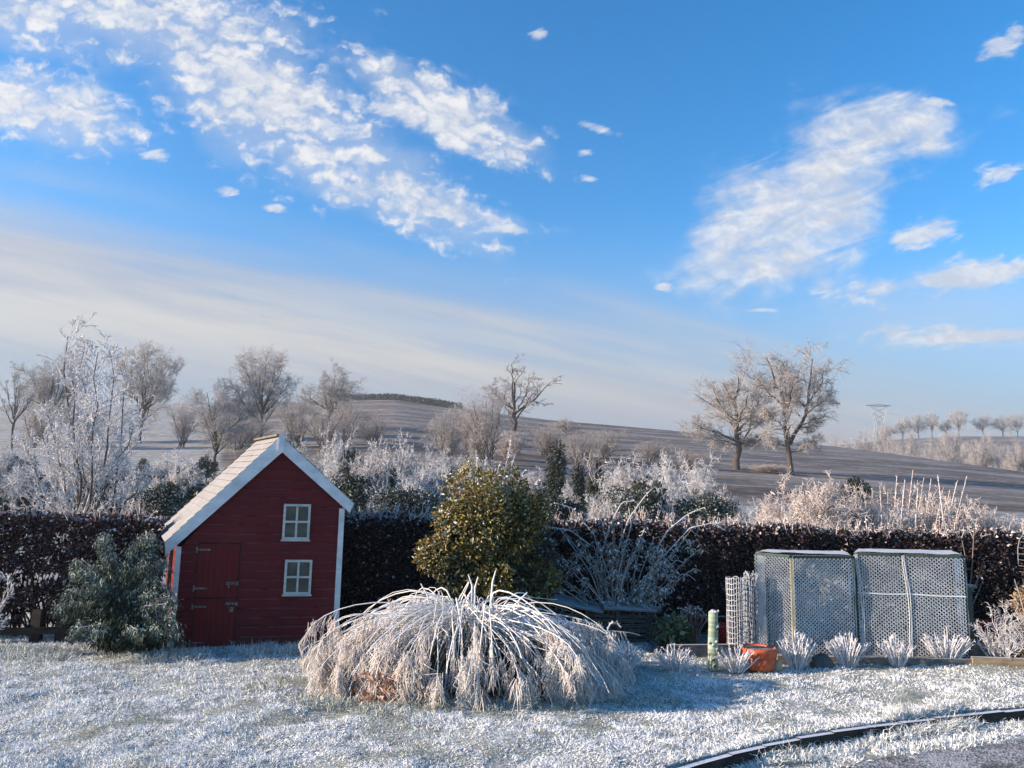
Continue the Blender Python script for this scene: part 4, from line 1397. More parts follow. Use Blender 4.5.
# ---- golden variegated holly
M_HOLLY = tone_mat('golden holly leaf', [(0.0, (0.020, 0.028, 0.012)), (0.25, (0.050, 0.058, 0.020)), (0.5, (0.19, 0.135, 0.025)), (0.68, (0.34, 0.24, 0.055)), (0.82, (0.37, 0.33, 0.17)), (1.0, (0.60, 0.58, 0.50))], 0.45, 0.4)
M_HOLLYSHADE = tone_mat('holly leaf in shade tone', [(0.0, (0.010, 0.016, 0.010)), (0.45, (0.028, 0.042, 0.026)), (0.75, (0.085, 0.105, 0.075)), (1.0, (0.42, 0.45, 0.43))], 0.45, 0.4)
rng = np.random.default_rng(46)
hb_ = ground(487, 647)
Yh = hb_.y
hol = thing('holly_bush', 'golden variegated holly with frosted leaves in front of the dark hedge', 'bush', tuple(hb_))
hh = at(487, 450, Yh).z
lv_, tr_ = MB(), MB()
for (lab_, cc, rad, nL, lm, sd, f) in (('up', (-.02, .02, hh * .60), (.98, .75, hh * .44), 19000, 34, 1, .8), ('mid', (-.02, 0, hh * .40), (.84, .75, hh * .32), 12500, 22, 2, .42), ('low', (.02, 0, hh * .18), (.80, .70, hh * .24), 7500, 16, 3, .15)):
    P_, dd, dep = leaf_cloud(rng, cc, rad, nL, lm, (.15, .34), .45, floor=.05)
    hgt = P_[:, 2] / hh
    nz = vnoise(P_[:, 0] * 1.0 + 7, P_[:, 2] + P_[:, 1], 3.2, 2)
    sunlit_gold = np.clip((hgt - .42) * 1.9 + (nz - .5) * 1.8 - P_[:, 0] * .45, 0, 1)  # sunlight on the top and left put into the leaf colour
    tone = np.clip(rng.normal(.25, .13, len(P_)) + sunlit_gold * .36 + (rng.random(len(P_)) < .24) * .40 * (dep > .5), 0, 1)
    lv_.leaves(P_, nrm(dd + rng.normal(size=dd.shape) * .8), dd + rng.normal(size=dd.shape) * .5 + np.array([0, 0, .4]), rng.uniform(.035, .06, len(P_)), rng.uniform(.020, .032, len(P_)), 0, tone, .35)
lv_.build('foliage', M_HOLLY, hol)
dk = MB()  # shade inside and on the right put into darker leaf colour
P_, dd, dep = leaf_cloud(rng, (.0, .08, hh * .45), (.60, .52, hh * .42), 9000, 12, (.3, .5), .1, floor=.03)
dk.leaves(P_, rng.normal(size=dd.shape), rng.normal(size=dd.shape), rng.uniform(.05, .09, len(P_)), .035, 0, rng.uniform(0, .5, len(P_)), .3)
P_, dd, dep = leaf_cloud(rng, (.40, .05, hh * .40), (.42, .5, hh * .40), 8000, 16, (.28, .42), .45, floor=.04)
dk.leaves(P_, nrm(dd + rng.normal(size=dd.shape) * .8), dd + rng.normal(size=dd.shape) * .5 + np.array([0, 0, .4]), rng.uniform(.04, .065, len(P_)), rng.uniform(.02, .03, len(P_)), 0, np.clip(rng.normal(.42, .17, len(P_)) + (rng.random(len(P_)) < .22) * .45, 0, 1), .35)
dk.build('shade_toned_foliage', M_HOLLYSHADE, hol)
# white-frosted leading shoots on top
sh_ = MB()
for px, py, pb in ((476, 452, 500), (486, 458, 505), (492, 468, 500), (500, 462, 505), (511, 440, 505), (515, 455, 500), (470, 470, 505), (456, 480, 510), (525, 470, 505), (538, 480, 510), (447, 486, 515), (505, 478, 500)):
    a_, b_ = np.array(at(px + (487 - px) * .35, pb, Yh)) - np.array(hb_), np.array(at(px, py, Yh - .05)) - np.array(hb_)
    q = resample([a_, (a_ + b_) / 2 + rng.normal(0, .015, 3), b_], 10)
    sh_.tubes(q, np.linspace(.008, .004, 10), 5, 0, .6)
    m = 46
    qq = resample(q, m)
    sh_.leaves(qq, nrm(rng.normal(size=(m, 3)) + np.array([0, 0, .6])), rng.normal(size=(m, 3)), rng.uniform(.02, .045, m), rng.uniform(.012, .022, m), 0, rng.uniform(.5, 1, m))
sh_.build('frosted_shoots', M_WHITETWIG, hol)
tr_.tubes(resample([(0, 0, -.05), (.02, 0, hh * .4), (0, 0, hh * .8)], 6), np.linspace(.05, .015, 6), 7, 0, .2)
tr_.build('trunk', M_STEM, hol)

# ---- many-stemmed shrub with hanging frosted leaf bunches, right of the holly
M_BUNCH = tone_mat('frosted hanging leaf', [(0.0, (0.035, 0.045, 0.034)), (0.4, (0.15, 0.165, 0.145)), (0.7, (0.36, 0.375, 0.36)), (1.0, (0.66, 0.68, 0.70))], 0.7, 0.2)
M_CANE = tone_mat('pale brown cane', [(0.0, (0.08, 0.06, 0.055)), (0.5, (0.20, 0.165, 0.155)), (1.0, (0.50, 0.46, 0.46))], 0.8, 0.2, frost_up=(.2, .8, .6, 20))
rng = np.random.default_rng(48)
bb_ = ground(617, 640)
bud = thing('buddleia_shrub', 'tall cane-stemmed shrub with frosted hanging leaves before the dark hedge', 'shrub', tuple(bb_))
Yb = bb_.y
ca, lf = MB(), MB()
canes = [((612, 640), (560, 528)), ((610, 640), (555, 552)), ((613, 640), (575, 528)), ((612, 640), (548, 570)), ((615, 640), (592, 530)), ((615, 640), (602, 520)), ((618, 640), (612, 512)), ((617, 640), (622, 520)),
         ((620, 640), (634, 515)), ((620, 640), (645, 528)), ((622, 640), (655, 535)), ((624, 640), (668, 545)), ((622, 640), (684, 540)), ((618, 640), (640, 540)), ((616, 640), (585, 545)), ((614, 640), (570, 560)),
         ((625, 640), (676, 560)), ((620, 640), (628, 535)), ((616, 640), (606, 545)), ((611, 640), (565, 580)), ((626, 640), (690, 530)), ((622, 640), (660, 560)), ((614, 640), (596, 560)), ((619, 640), (650, 575)),
         ((609, 640), (545, 590)), ((613, 640), (583, 580)), ((615, 640), (600, 585)), ((621, 640), (636, 580)), ((625, 640), (664, 590))]
canes = canes + [((a[0] + 4, 640), (b[0] + 9 * (-1) ** i_, b[1] + 10 + (i_ * 7) % 22)) for i_, (a, b) in enumerate(canes)]
for (a, b) in canes:
    dp = rng.uniform(-.28, .28)
    p0 = np.array(ground(a[0] + rng.uniform(-12, 12), 640)) - np.array(bb_)
    p1 = np.array(at(b[0], b[1], Yb + dp)) - np.array(bb_)
    m_ = p0 + (p1 - p0) * .55 + np.array([-(p1[0] - p0[0]) * .14, 0, .04])
    e_ = p1 + np.array([(p1[0] - p0[0]) * .16, rng.normal(0, .03), -rng.uniform(.02, .10)])
    q = resample([p0, m_, p1, e_], 14)
    ca.tubes(q, np.linspace(.0095, .005, 14), 5, 0, rng.uniform(.5, 1))
    # hanging leaf bunches along the upper half
    for f in np.sort(rng.uniform(.42, 1.0, 5)):
        c0 = q[min(13, int(f * 13))]
        m = 11
        C = c0 + rng.normal(0, .018, (m, 3))
        D = nrm(rng.normal(size=(m, 3)) * np.array([.8, .8, .3]) + np.array([0, 0, -.75]))
        lf.leaves(C, D, rng.normal(size=(m, 3)) + np.array([0, -.4, .5]), rng.uniform(.035, .075, m), rng.uniform(.012, .022, m), 0, np.clip(rng.normal(.58, .25, m), 0, 1), .3)
# extra heavy bunches, right side
for px, py in ((652, 560), (660, 555), (668, 565), (672, 575), (655, 590), (648, 582), (640, 600), (662, 600), (656, 610), (560, 560), (556, 575), (570, 570), (580, 565), (612, 548), (640, 545), (690, 545), (655, 548)):
    c0 = np.array(at(px, py, Yb - .2)) - np.array(bb_)
    m = 46
    C = c0 + rng.normal(0, .04, (m, 3))
    lf.leaves(C, nrm(rng.normal(size=(m, 3)) * np.array([.8, .8, .3]) + np.array([0, 0, -.8])), rng.normal(size=(m, 3)) + np.array([0, -.4, .5]), rng.uniform(.035, .075, m), .019, 0, np.clip(rng.normal(.55, .27, m), 0, 1), .3)
# long bowed frosted shoots
for pts in (((615, 560), (628, 520), (645, 496), (655, 486), (659, 492)), ((600, 560), (610, 525), (622, 502), (634, 501)), ((650, 560), (668, 530), (688, 514), (703, 508)), ((590, 545), (570, 530), (548, 527), (530, 533)),
            ((590, 530), (572, 508), (556, 503), (540, 510)), ((660, 560), (690, 528), (712, 523), (725, 530))):
    q = resample([np.array(at(c, r, Yb)) - np.array(bb_) for c, r in pts], 16)
    ca.tubes(q, np.linspace(.008, .006, 16), 5, 0, 1.0)
    m = 40
    qq = resample(q, m)
    lf.leaves(qq[10:], rng.normal(size=(30, 3)), rng.normal(size=(30, 3)), .03, .015, 0, rng.uniform(.6, 1, 30))
ca.build('canes', M_CANE, bud)
lf.build('foliage', M_BUNCH, bud)

# ================================================================== THE VEGETABLE BED ON THE RIGHT
M_GREYWOOD = wood_mat('grey frosted boards', (0.10, 0.092, 0.085), (0.20, 0.185, 0.175), (8, 8, 40), 0.85, frost=0.42, bumpk=0.4, spec=0.1)
M_OLDWOOD = wood_mat('old dark grey boards', (0.045, 0.041, 0.039), (0.10, 0.093, 0.088), (8, 8, 40), 0.85, frost=0.4, bumpk=0.4, spec=0.1)
M_TANWOOD = wood_mat('tan sawn boards', (0.22, 0.17, 0.115), (0.34, 0.27, 0.19), (5, 5, 40), 0.85, frost=0.5, bumpk=0.3, spec=0.1)
M_POSTGREEN = wood_mat('dark green painted post', (0.030, 0.048, 0.042), (0.060, 0.085, 0.074), (8, 8, 8), 0.7, frost=0.6, spec=0.2)
M_POSTSUNLIT = wood_mat('post in sunlit tone', (0.26, 0.26, 0.17), (0.40, 0.38, 0.26), (8, 8, 8), 0.75, frost=0.4, spec=0.15)  # sunlight on the corner post put into its colour
M_NET = tone_mat('frosted netting', [(0.0, (0.30, 0.32, 0.35)), (0.5, (0.60, 0.63, 0.67)), (1.0, (0.82, 0.84, 0.87))], 0.7, 0.2, 0.2, jitter=0.03)
M_WIRE = tone_mat('frosted galvanised wire', [(0.0, (0.14, 0.15, 0.165)), (0.5, (0.28, 0.30, 0.33)), (1.0, (0.60, 0.62, 0.66))], 0.6, 0.3)
M_FROSTSHEET = wood_mat('frost-covered sheet', (0.34, 0.355, 0.37), (0.50, 0.52, 0.54), (10, 10, 10), 0.85, frost=0.25, bumpk=0.5, spec=0.1)


def g3(px, Y, z=0.0):
    p = at(px, 600, Y)
    return np.array((p.x, Y, z))


def netting(b, p0, p1, z0, z1, cell, rad, rng, sag=0.012):
    """hexagonal netting between two uprights: zig-zag wires running up, joined pair by pair"""
    p0, p1 = np.array(p0, float), np.array(p1, float)
    Lp = np.linalg.norm((p1 - p0)[:2])
    d = (p1 - p0) / Lp
    nn = np.array([d[1], -d[0], 0])
    nc = max(3, int(Lp / cell))
    ch = cell * 0.82
    rows = int((z1 - z0) / ch)
    K = rows * 2 + 1
    zz = np.linspace(z0, z1, K)
    w = Lp / nc
    j = np.arange(K)
    zig = np.where(((j + 1) // 2) % 2 == 0, -.25, .25) * w
    P = []
    for c in range(nc):
        s_ = (c + .5) * w + zig * (1 if c % 2 == 0 else -1)
        out = (vnoise(s_, zz, 4.0, 2) - .5) * sag * 2
        P.append(p0[None] * [1, 1, 0] + d[None] * s_[:, None] + nn * out[:, None] + np.array([0, 0, 1]) * zz[:, None])
    P = np.array(P)
    fr = np.clip(.74 + (vnoise(P[..., 0] * 3, P[..., 2] * 3 + 5, 2.5, 3) - .5) * 1.1 + rng.normal(0, .1, P.shape[:2]), 0, 1)
    b.tubes(P, rad, 3, 0, fr, smooth=False)
    return b


def cage(name, label, posts, z1, tops, nets, ymats, seed, back, net_cell=0.024, rad=0.0050):
    """posts: list of ground points; nets: pairs of posts; back: rear posts"""
    rng = np.random.default_rng(seed)
    o = np.array(posts[0])
    root = thing(name, label, 'plant cage', tuple(o))
    allp = [np.array(p) - o for p in posts]
    bk = [np.array(p) - o for p in back]
    for p, m in zip(allp + bk, ymats):
        b = MB()
        b.box((p[0] - .014, p[1] - .014, -.04), (p[0] + .014, p[1] + .014, z1 - .018))
        b.build('post', m, root)
    ring = allp + bk[::-1]
    for p, q in zip(ring, ring[1:] + ring[:1]):
        b = MB()
        d = nrm(q - p)
        b.bar(p + np.array([0, 0, z1]) + d * .016, q + np.array([0, 0, z1]) - d * .016, .026, .032)
        b.build('top_rail', M_POSTGREEN, root)
    for p, q in zip(ring, ring[1:] + ring[:1]):
        b = MB()
        d = nrm(q - p)
        out = np.array([d[1], -d[0], 0]) * .017
        netting(b, p + out, q + out, .02, z1 - .012, net_cell, rad, rng)
        b.build('netting', M_NET, root)
    # netting drawn over the top, white with rime
    b = MB()
    m = 18
    n0, n1 = ring[0], ring[len(allp) - 1]
    f0, f1 = ring[-1], ring[len(allp)]
    uu, vv = np.meshgrid(np.linspace(.0, 1, m), np.linspace(0, 1, m))
    top = (n0 * (1 - uu[..., None]) + n1 * uu[..., None]) * (1 - vv[..., None]) + (f0 * (1 - uu[..., None]) + f1 * uu[..., None]) * vv[..., None]
    top = top + np.array([0, 0, 1]) * (z1 + .0185 + vnoise(uu * 4 + seed, vv * 4, 1.5, 2) * .016)[..., None]
    idx = np.arange(m * m).reshape(m, m)
    qd = np.stack([idx[:-1, :-1], idx[:-1, 1:], idx[1:, 1:], idx[1:, :-1]], -1).reshape(-1, 4)
    b.add(top, qd, 0, .5, True)
    b.build('top_cover', M_FROSTSHEET, root)
    return root


YC = 8.55
zc_ = at(791, 557, YC).z
pA, pB, pC = g3(757, YC + .42), g3(792.5, YC), g3(853, YC + .12)
bA, bC = g3(768, YC + .8), g3(847, YC + .82)
cage('netting_cage', 'frosted netting plant cage, the nearer left one with a corner post coloured as sunlit', [pA, pB, pC], zc_, None, None, [M_POSTGREEN, M_POSTSUNLIT, M_POSTGREEN, M_POSTGREEN, M_POSTGREEN], 61, [bA, bC])
zc2 = at(930, 556, YC + .1).z
pD, pE, pF = g3(857, YC + .16), g3(904, YC + .12), g3(965, YC + .02)
bD, bF = g3(861, YC + .82), g3(954, YC + .78)
c2 = cage('netting_cage', 'frosted netting plant cage, the right one in blue shade with plants inside', [pD, pE, pF], zc2, None, None, [M_POSTGREEN] * 5, 62, [bD, bF])
# a cross wire and loose folds of netting
o2 = pD
b = MB()
for p, q in ((pD, pE), (pE, pF)):
    p, q = p - o2, q - o2
    b.tubes([resample([p + [0, -.02, .70], (p + q) / 2 + [0, -.022, .685], q + [0, -.02, .69]], 8)], .008, 5, 0, .8)
for p, dz in ((pD - o2, .0), (pE - o2, .0)):
    q = resample([p + [.0, -.03, zc2], p + [.025, -.04, zc2 * .7], p + [.05, -.038, zc2 * .35], p + [.02, -.035, .02]], 12)
    for dd_ in (-.012, .0, .014):
        b.tubes(q + [dd_, 0, 0] + np.array([[.006 * math.sin(3 * dd_ * 90 + kk_), 0, 0] for kk_ in range(12)]), np.linspace(.004, .006, 12), 5, 0, .55)
b.build('netting_fold', M_NET, c2)
# dark stems of the plants inside both cages
rng = np.random.default_rng(63)
for (cx, lab, lo_, hi_) in ((808, 'frosted stems growing inside the left netting cage', 775, 850), (915, 'frosted stems growing inside the right netting cage', 865, 958)):
    o = g3(cx, YC + .6)
    t_ = thing('caged_plant', lab, 'plant', tuple(o))
    b, l_ = MB(), MB()
    for k in range(34):
        p = g3(rng.uniform(lo_, hi_), YC + rng.uniform(.3, .95)) - o
        h = rng.uniform(.4, .92)
        q = resample([p, p + [rng.normal(0, .05), rng.normal(0, .05), h * .5], p + [rng.normal(0, .12), rng.normal(0, .1), h]], 8)
        b.tubes(q, np.linspace(.007, .003, 8), 4, 0, rng.uniform(.1, .8))
        qq = resample(q, 34)
        l_.leaves(qq + rng.normal(0, .025, qq.shape), rng.normal(size=qq.shape) + [0, 0, -.3], rng.normal(size=qq.shape), rng.uniform(.04, .09, 34), .028, 0, rng.uniform(.25, .9, 34))
    b.build('stems', M_STEM, t_)
    l_.build('leaves', M_BUNCH, t_)

# ---- two rolls of wire mesh beside the cage
def wire_roll(label, px0, px1, ptop, Y, seed, jig):
    rng = np.random.default_rng(seed)
    c = g3((px0 + px1) / 2, Y)
    r = (at(px1, 600, Y).x - at(px0, 600, Y).x) / 2
    h = at(px0, ptop, Y).z
    root = thing('wire_roll', label, 'wire mesh', tuple(c), 'rolls of wire mesh')
    b = MB()
    nv, nh = 22, 15
    for k in range(nv):
        th = 2 * math.pi * k / nv
        rr = r * (1 + rng.normal(0, jig * .5))
        q = np.array([(rr * math.cos(th) * (1 + rng.normal(0, jig)), rr * math.sin(th), z) for z in np.linspace(0, h + rng.normal(0, jig * .3), 8)])
        b.tubes(q, .0042, 4, 0, rng.uniform(.4, .9))
    b.build('upright_wires', M_WIRE, root)
    b = MB()
    for z in np.linspace(.03, h, nh):
        th = np.linspace(0, 2 * math.pi, 25)
        rr = r * (1 + rng.normal(0, jig * .4, 25))
        rr[-1] = rr[0]
        b.tubes(np.stack([rr * np.cos(th), rr * np.sin(th), z + rng.normal(0, .004 + jig * .06, 25)], 1), .0050, 4, 0, rng.uniform(.5, .95))
    b.build('ring_wires', M_WIRE, root)


wire_roll('upright roll of frosted wire mesh standing left of the netting cage', 727, 744, 578, 8.65, 71, .03)
wire_roll('crumpled roll of frosted wire mesh wedged against the netting cage post', 745, 757, 574, 8.72, 72, .16)

# ---- pale green knobbly post
M_MINT = tone_mat('pale green wrapped post', [(0.0, (0.15, 0.205, 0.145)), (0.6, (0.25, 0.31, 0.225)), (1.0, (0.38, 0.43, 0.35))], 0.7, 0.25, frost_up=(.3, .9, .8, 20))
gp_ = ground(713, 669)
Yg = gp_.y
hg = at(713, 612, Yg).z
post = thing('garden_post', 'pale green knobbly garden post standing at the edge of the bed', 'post', tuple(gp_))
rng = np.random.default_rng(75)
prof = np.linspace(0, hg, 40)
seg = 20
th = np.arange(seg) * 2 * math.pi / seg
R_ = .048 * (1 + .16 * (vnoise(np.cos(th)[None] * 1.2 + 3, prof[:, None] * 9 + np.sin(th)[None] * 1.2, 1.3, 2) - .5)) * np.linspace(1.08, .96, 40)[:, None]
V = np.stack([R_ * np.cos(th) + .02 * prof[:, None], R_ * np.sin(th), np.repeat(prof[:, None], seg, 1)], -1)
idx = np.arange(40 * seg).reshape(40, seg)
b = MB()
b.add(V, np.stack([idx[:-1], np.roll(idx, -1, 1)[:-1], np.roll(idx, -1, 1)[1:], idx[1:]], -1).reshape(-1, 4), 0, np.repeat(rng.uniform(.3, .8, 39), seg), True)
b.add(V[-1], [tuple(range(seg))], 0, 1.0)
b.build('shaft', M_MINT, post)
for k in range(9):
    z_, a_ = hg * rng.uniform(.06, .92), rng.uniform(math.pi * .95, math.pi * 2.05)
    c = np.array([.047 * math.cos(a_), .047 * math.sin(a_), z_])
    d = np.array([math.cos(a_), math.sin(a_), .25])
    b = MB()
    dark = k % 3 == 0  # dark ones paint the shade of holes in the wrapping
    b.tubes([[c, c + d * .012, c + d * (.02 if not dark else .013)]], np.array([.016, .014, .008]), 8, 0, .0 if dark else .7, cap=True)
    b.build('knob_hole', M_STEM if dark else M_MINT, post)
b = MB()
b.leaves(np.array([(.02, 0, hg)] * 40) + rng.normal(0, .02, (40, 3)) * [1, 1, .3], rng.normal(size=(40, 3)) + [0, 0, 1], rng.normal(size=(40, 3)), .022, .012, 0, rng.uniform(.7, 1, 40))
b.build('frost_cap', M_WHITETWIG, post)

# ---- orange pot
M_POT = principled('orange pot', lambda T: {'Base Color': T.mix(T.step(T.noise(T.n('ShaderNodeTexCoord').outputs['Object'], 14, 4), .35, .7), (.40, .075, .028), (.54, .125, .055)), 'Roughness': 0.6, 'Specular IOR Level': 0.3})
M_SOIL = principled('frosted soil', lambda T: {'Base Color': T.mix(T.step(T.noise(T.n('ShaderNodeTexCoord').outputs['Object'], 60, 4), .4, .65), (.03, .025, .02), (.35, .34, .34)), 'Roughness': 0.95})
pg = ground(758.5, 669)
Yp = pg.y
rw = Yp / F_PX * 17.2
hp_ = Yp / F_PX * 20.5
pot = thing('plant_pot', 'orange plant pot with a wide rim at the edge of the bed', 'plant pot', tuple(pg))
b = MB()
b.lathe([(0, .004), (rw * .80, .004), (rw * .84, .02), (rw * .93, hp_ * .60), (rw * .90, hp_ * .62), (rw * .5, hp_ * .62)], 40)
b.build('body', M_POT, pot)
b = MB()
b.lathe([(rw * .94, hp_ * .585), (rw, hp_ * .60), (rw * 1.0, hp_ * .97), (rw * .985, hp_), (rw * .92, hp_), (rw * .90, hp_ * .95), (rw * .88, hp_ * .66)], 40)
b.build('rim', M_POT, pot)
b = MB()
b.lathe([(0, hp_ * .95), (rw * .5, hp_ * .955), (rw * .905, hp_ * .925)], 32)
b.build('soil', M_SOIL, pot)

# ---- stones by the pot
M_STONE = principled('pale stone', lambda T: {'Base Color': T.mix(T.noise(T.n('ShaderNodeTexCoord').outputs['Object'], 20, 4), (.30, .24, .15), (.48, .41, .28)), 'Roughness': 0.9})
M_SLATE = principled('dark slate stone', lambda T: {'Base Color': T.mix(T.noise(T.n('ShaderNodeTexCoord').outputs['Object'], 20, 4), (.03, .034, .036), (.075, .082, .085)), 'Roughness': 0.7})


def stone(px, py, wpx, hpx, mat, label, seed):
    g = ground(px, py)
    k = g.y / F_PX
    rng = np.random.default_rng(seed)
    b = MB()
    n_, m_ = 9, 14
    ph = np.linspace(0, math.pi / 2, n_)
    th = np.arange(m_) * 2 * math.pi / m_
    rr = 1 + .25 * (vnoise(np.cos(th)[None] * 2 + seed, np.sin(th)[None] * 2 + ph[:, None], 1.5, 2) - .5)
    V = np.stack([wpx / 2 * k * np.cos(th)[None] * np.cos(ph)[:, None] ** .7 * rr, wpx / 2 * k * .8 * np.sin(th)[None] * np.cos(ph)[:, None] ** .7 * rr, hpx * k * np.repeat(np.sin(ph)[:, None], m_, 1) * rr - .01], -1)
    i = np.arange(n_ * m_).reshape(n_, m_)
    b.add(V, np.stack([i[:-1], np.roll(i, -1, 1)[:-1], np.roll(i, -1, 1)[1:], i[1:]], -1).reshape(-1, 4), 0, .5, True)
    o = b.build('stone', mat, None, tuple(g))
    tag(o, label, 'stone')


stone(777, 669, 10, 9, M_STONE, 'small tan stone touching the right side of the orange pot', 3)
stone(822, 667, 22, 13, M_SLATE, 'dark rounded stone between frosted tufts below the netting cage', 5)

# ---- timber edges of the raised beds
def sleeper(label, a, b_, h, mat, th=.045, name='bed_edge'):
    o = np.array(a)
    b = MB()
    d = nrm(np.array(b_) - o)
    nn = np.array([-d[1], d[0], 0])
    L = np.linalg.norm(np.array(b_) - o)
    M = lambda V: np.stack([d[0] * V[:, 0] + nn[0] * V[:, 1], d[1] * V[:, 0] + nn[1] * V[:, 1], V[:, 2]], 1)
    b.box((0, 0, -.05), (L, th, h), M=M)
    ob = b.build(name, mat, None, tuple(o))
    tag(ob, label, 'bed edging')


sleeper('dark timber bed edging with frosted top behind the green post', g3(668, 8.45), g3(752, 8.6), .14, M_GREYWOOD)
sleeper('low timber edging running under the front of the netting cages', g3(776, 8.36), g3(968, 8.36), .075, M_GREYWOOD)
sleeper('tan timber bed edging right of the netting cages', g3(969, 8.34), g3(1075, 8.25), .105, M_TANWOOD)
sleeper('long frosted plank lying behind the tan bed edging', g3(968, 8.65), g3(1080, 8.55), .17, M_GREYWOOD)
sd = MB()
for k, (x0, x1, y0, y1) in enumerate(((650, 756, 8.66, 9.9), (757, 968, 8.42, 9.8), (969, 1070, 8.40, 9.8))):
    n_ = 14
    uu, vv = np.meshgrid(np.linspace(x0, x1, n_), np.linspace(y0, y1, n_))
    X = np.array([[at(u, 600, 1).x * v for u, v in zip(ru, rv)] for ru, rv in zip(uu, vv)])
    Z = .045 + (vnoise(X, vv, 4, 3) - .5) * .06
    i = np.arange(n_ * n_).reshape(n_, n_)
    sd.add(np.stack([X, vv, Z], -1), np.stack([i[:-1, :-1], i[:-1, 1:], i[1:, 1:], i[1:, :-1]], -1).reshape(-1, 4), 0, .5, True)
tag(sd.build('garden_soil', M_SOIL), kind='structure')

# ---- wooden compost box behind the cane shrub
Yx = 9.25
ox = g3(552, Yx)
cbx = thing('compost_box', 'grey wooden slatted compost box with frosted sloping lid behind the cane shrub', 'compost box', tuple(ox))
xr = g3(653, Yx)[0] - ox[0]
hz = at(552, 603, Yx).z
hz2 = at(650, 614, Yx).z
b = MB()
for k in range(6):
    z0 = .02 + k * hz2 / 6.3
    b.box((0.02, 0, z0), (xr, .022, z0 + hz2 / 6.3 - .018))
    b.box((0.0, .024, z0), (.022, .62, z0 + hz2 / 6.3 - .018))
    b.box((xr - .022, .024, z0), (xr, .62, z0 + hz2 / 6.3 - .018))
b.box((0.02, .63, 0), (xr, .652, hz2 * .95))
b.build('slatted_sides', M_OLDWOOD, cbx)
for k in range(4):
    x = .03 + (xr - .11) * k / 3
    b = MB()
    b.box((x, -.03, -.03), (x + .05, -.002, hz2 + .03))
    b.build('upright', M_OLDWOOD, cbx)
for k, (x0, x1, za, zb) in enumerate(((-.04, xr * .5, hz + .03, hz2 + .02), (xr * .51, xr + .04, hz2 + .07, hz2 + .045))):
    b = MB()
    b.hexa([(x0, -.08, za - .02), (x1, -.08, zb - .02), (x1, .70, zb + .02), (x0, .70, za + .02)], [(x0, -.08, za), (x1, -.08, zb), (x1, .70, zb + .04), (x0, .70, za + .04)])
    b.build('lid', M_GREYWOOD, cbx)

# ---- leafy green and brown plants beside the box
rng = np.random.default_rng(81)
M_CABBAGE = tone_mat('green bed leaf', [(0.0, (0.020, 0.036, 0.018)), (0.5, (0.06, 0.095, 0.05)), (0.85, (0.15, 0.19, 0.12)), (1.0, (0.45, 0.48, 0.44))], 0.6, 0.3)
oc = g3(670, 8.9)
t_ = thing('leafy_plant', 'low dark green leafy plant at the bed edge beside the compost box', 'plant', tuple(oc))
P_, dd, dep = leaf_cloud(rng, (.02, 0, .20), (.22, .2, .20), 620, 10, (.3, .5), .5, floor=.02)
b = MB().leaves(P_, nrm(dd + rng.normal(size=dd.shape) * .5), dd + [0, 0, .6], rng.uniform(.06, .11, len(P_)), rng.uniform(.04, .07, len(P_)), 0, rng.uniform(.15, .95, len(P_)), .2)
b.build('leaves', M_CABBAGE, t_)
b = MB()
for k in range(16):
    e = rng.normal(0, .08, 3) + [0, 0, .22]
    b.tubes(resample([(0, 0, 0), e * .6, e], 5), .005, 4, 0, .3)
b.build('stalks', M_STEM, t_)
ob_ = g3(692, 9.0)
t_ = thing('dead_perennial', 'upright bundle of dead brown stems behind the green post', 'plant', tuple(ob_))
b, h_ = MB(), MB()
for k in range(34):
    a_ = rng.uniform(-.13, .13)
    q = resample([(a_ * .4, rng.normal(0, .03), 0), (a_ * .8, rng.normal(0, .03), .22), (a_ * 1.15 + rng.normal(0, .02), rng.normal(0, .05), rng.uniform(.34, .47))], 7)
    b.tubes(q, .005, 4, 0, rng.uniform(.15, .7))
    h_.leaves(np.repeat(q[-1:], 6, 0) + rng.normal(0, .01, (6, 3)), rng.normal(size=(6, 3)), rng.normal(size=(6, 3)), .03, .018, 0, rng.uniform(.3, .9, 6))
b.build('stems', M_STEM, t_)
h_.build('dry_foliage', M_STEM, t_)
M_REDPL = principled('faded red plastic', lambda T: {'Base Color': T.mix(T.noise(T.n('ShaderNodeTexCoord').outputs['Object'], 12, 4), (.20, .012, .012), (.32, .025, .022)), 'Roughness': 0.5})
ob_ = g3(722, 9.15)
t_ = thing('bucket', 'red bucket standing behind the pale green post', 'bucket', tuple(ob_))
b = MB().lathe([(0, .01), (.10, .01), (.135, .24), (.142, .245), (.142, .26), (.128, .26), (.095, .03), (0, .03)], 28)
b.build('pail', M_REDPL, t_)
th = np.linspace(0, math.pi, 14)
MB().tubes(np.stack([.138 * np.cos(th), np.full(14, -.02), .25 + .10 * np.sin(th)], 1), .004, 5, 0, .5).build('handle', M_WIRE, t_)

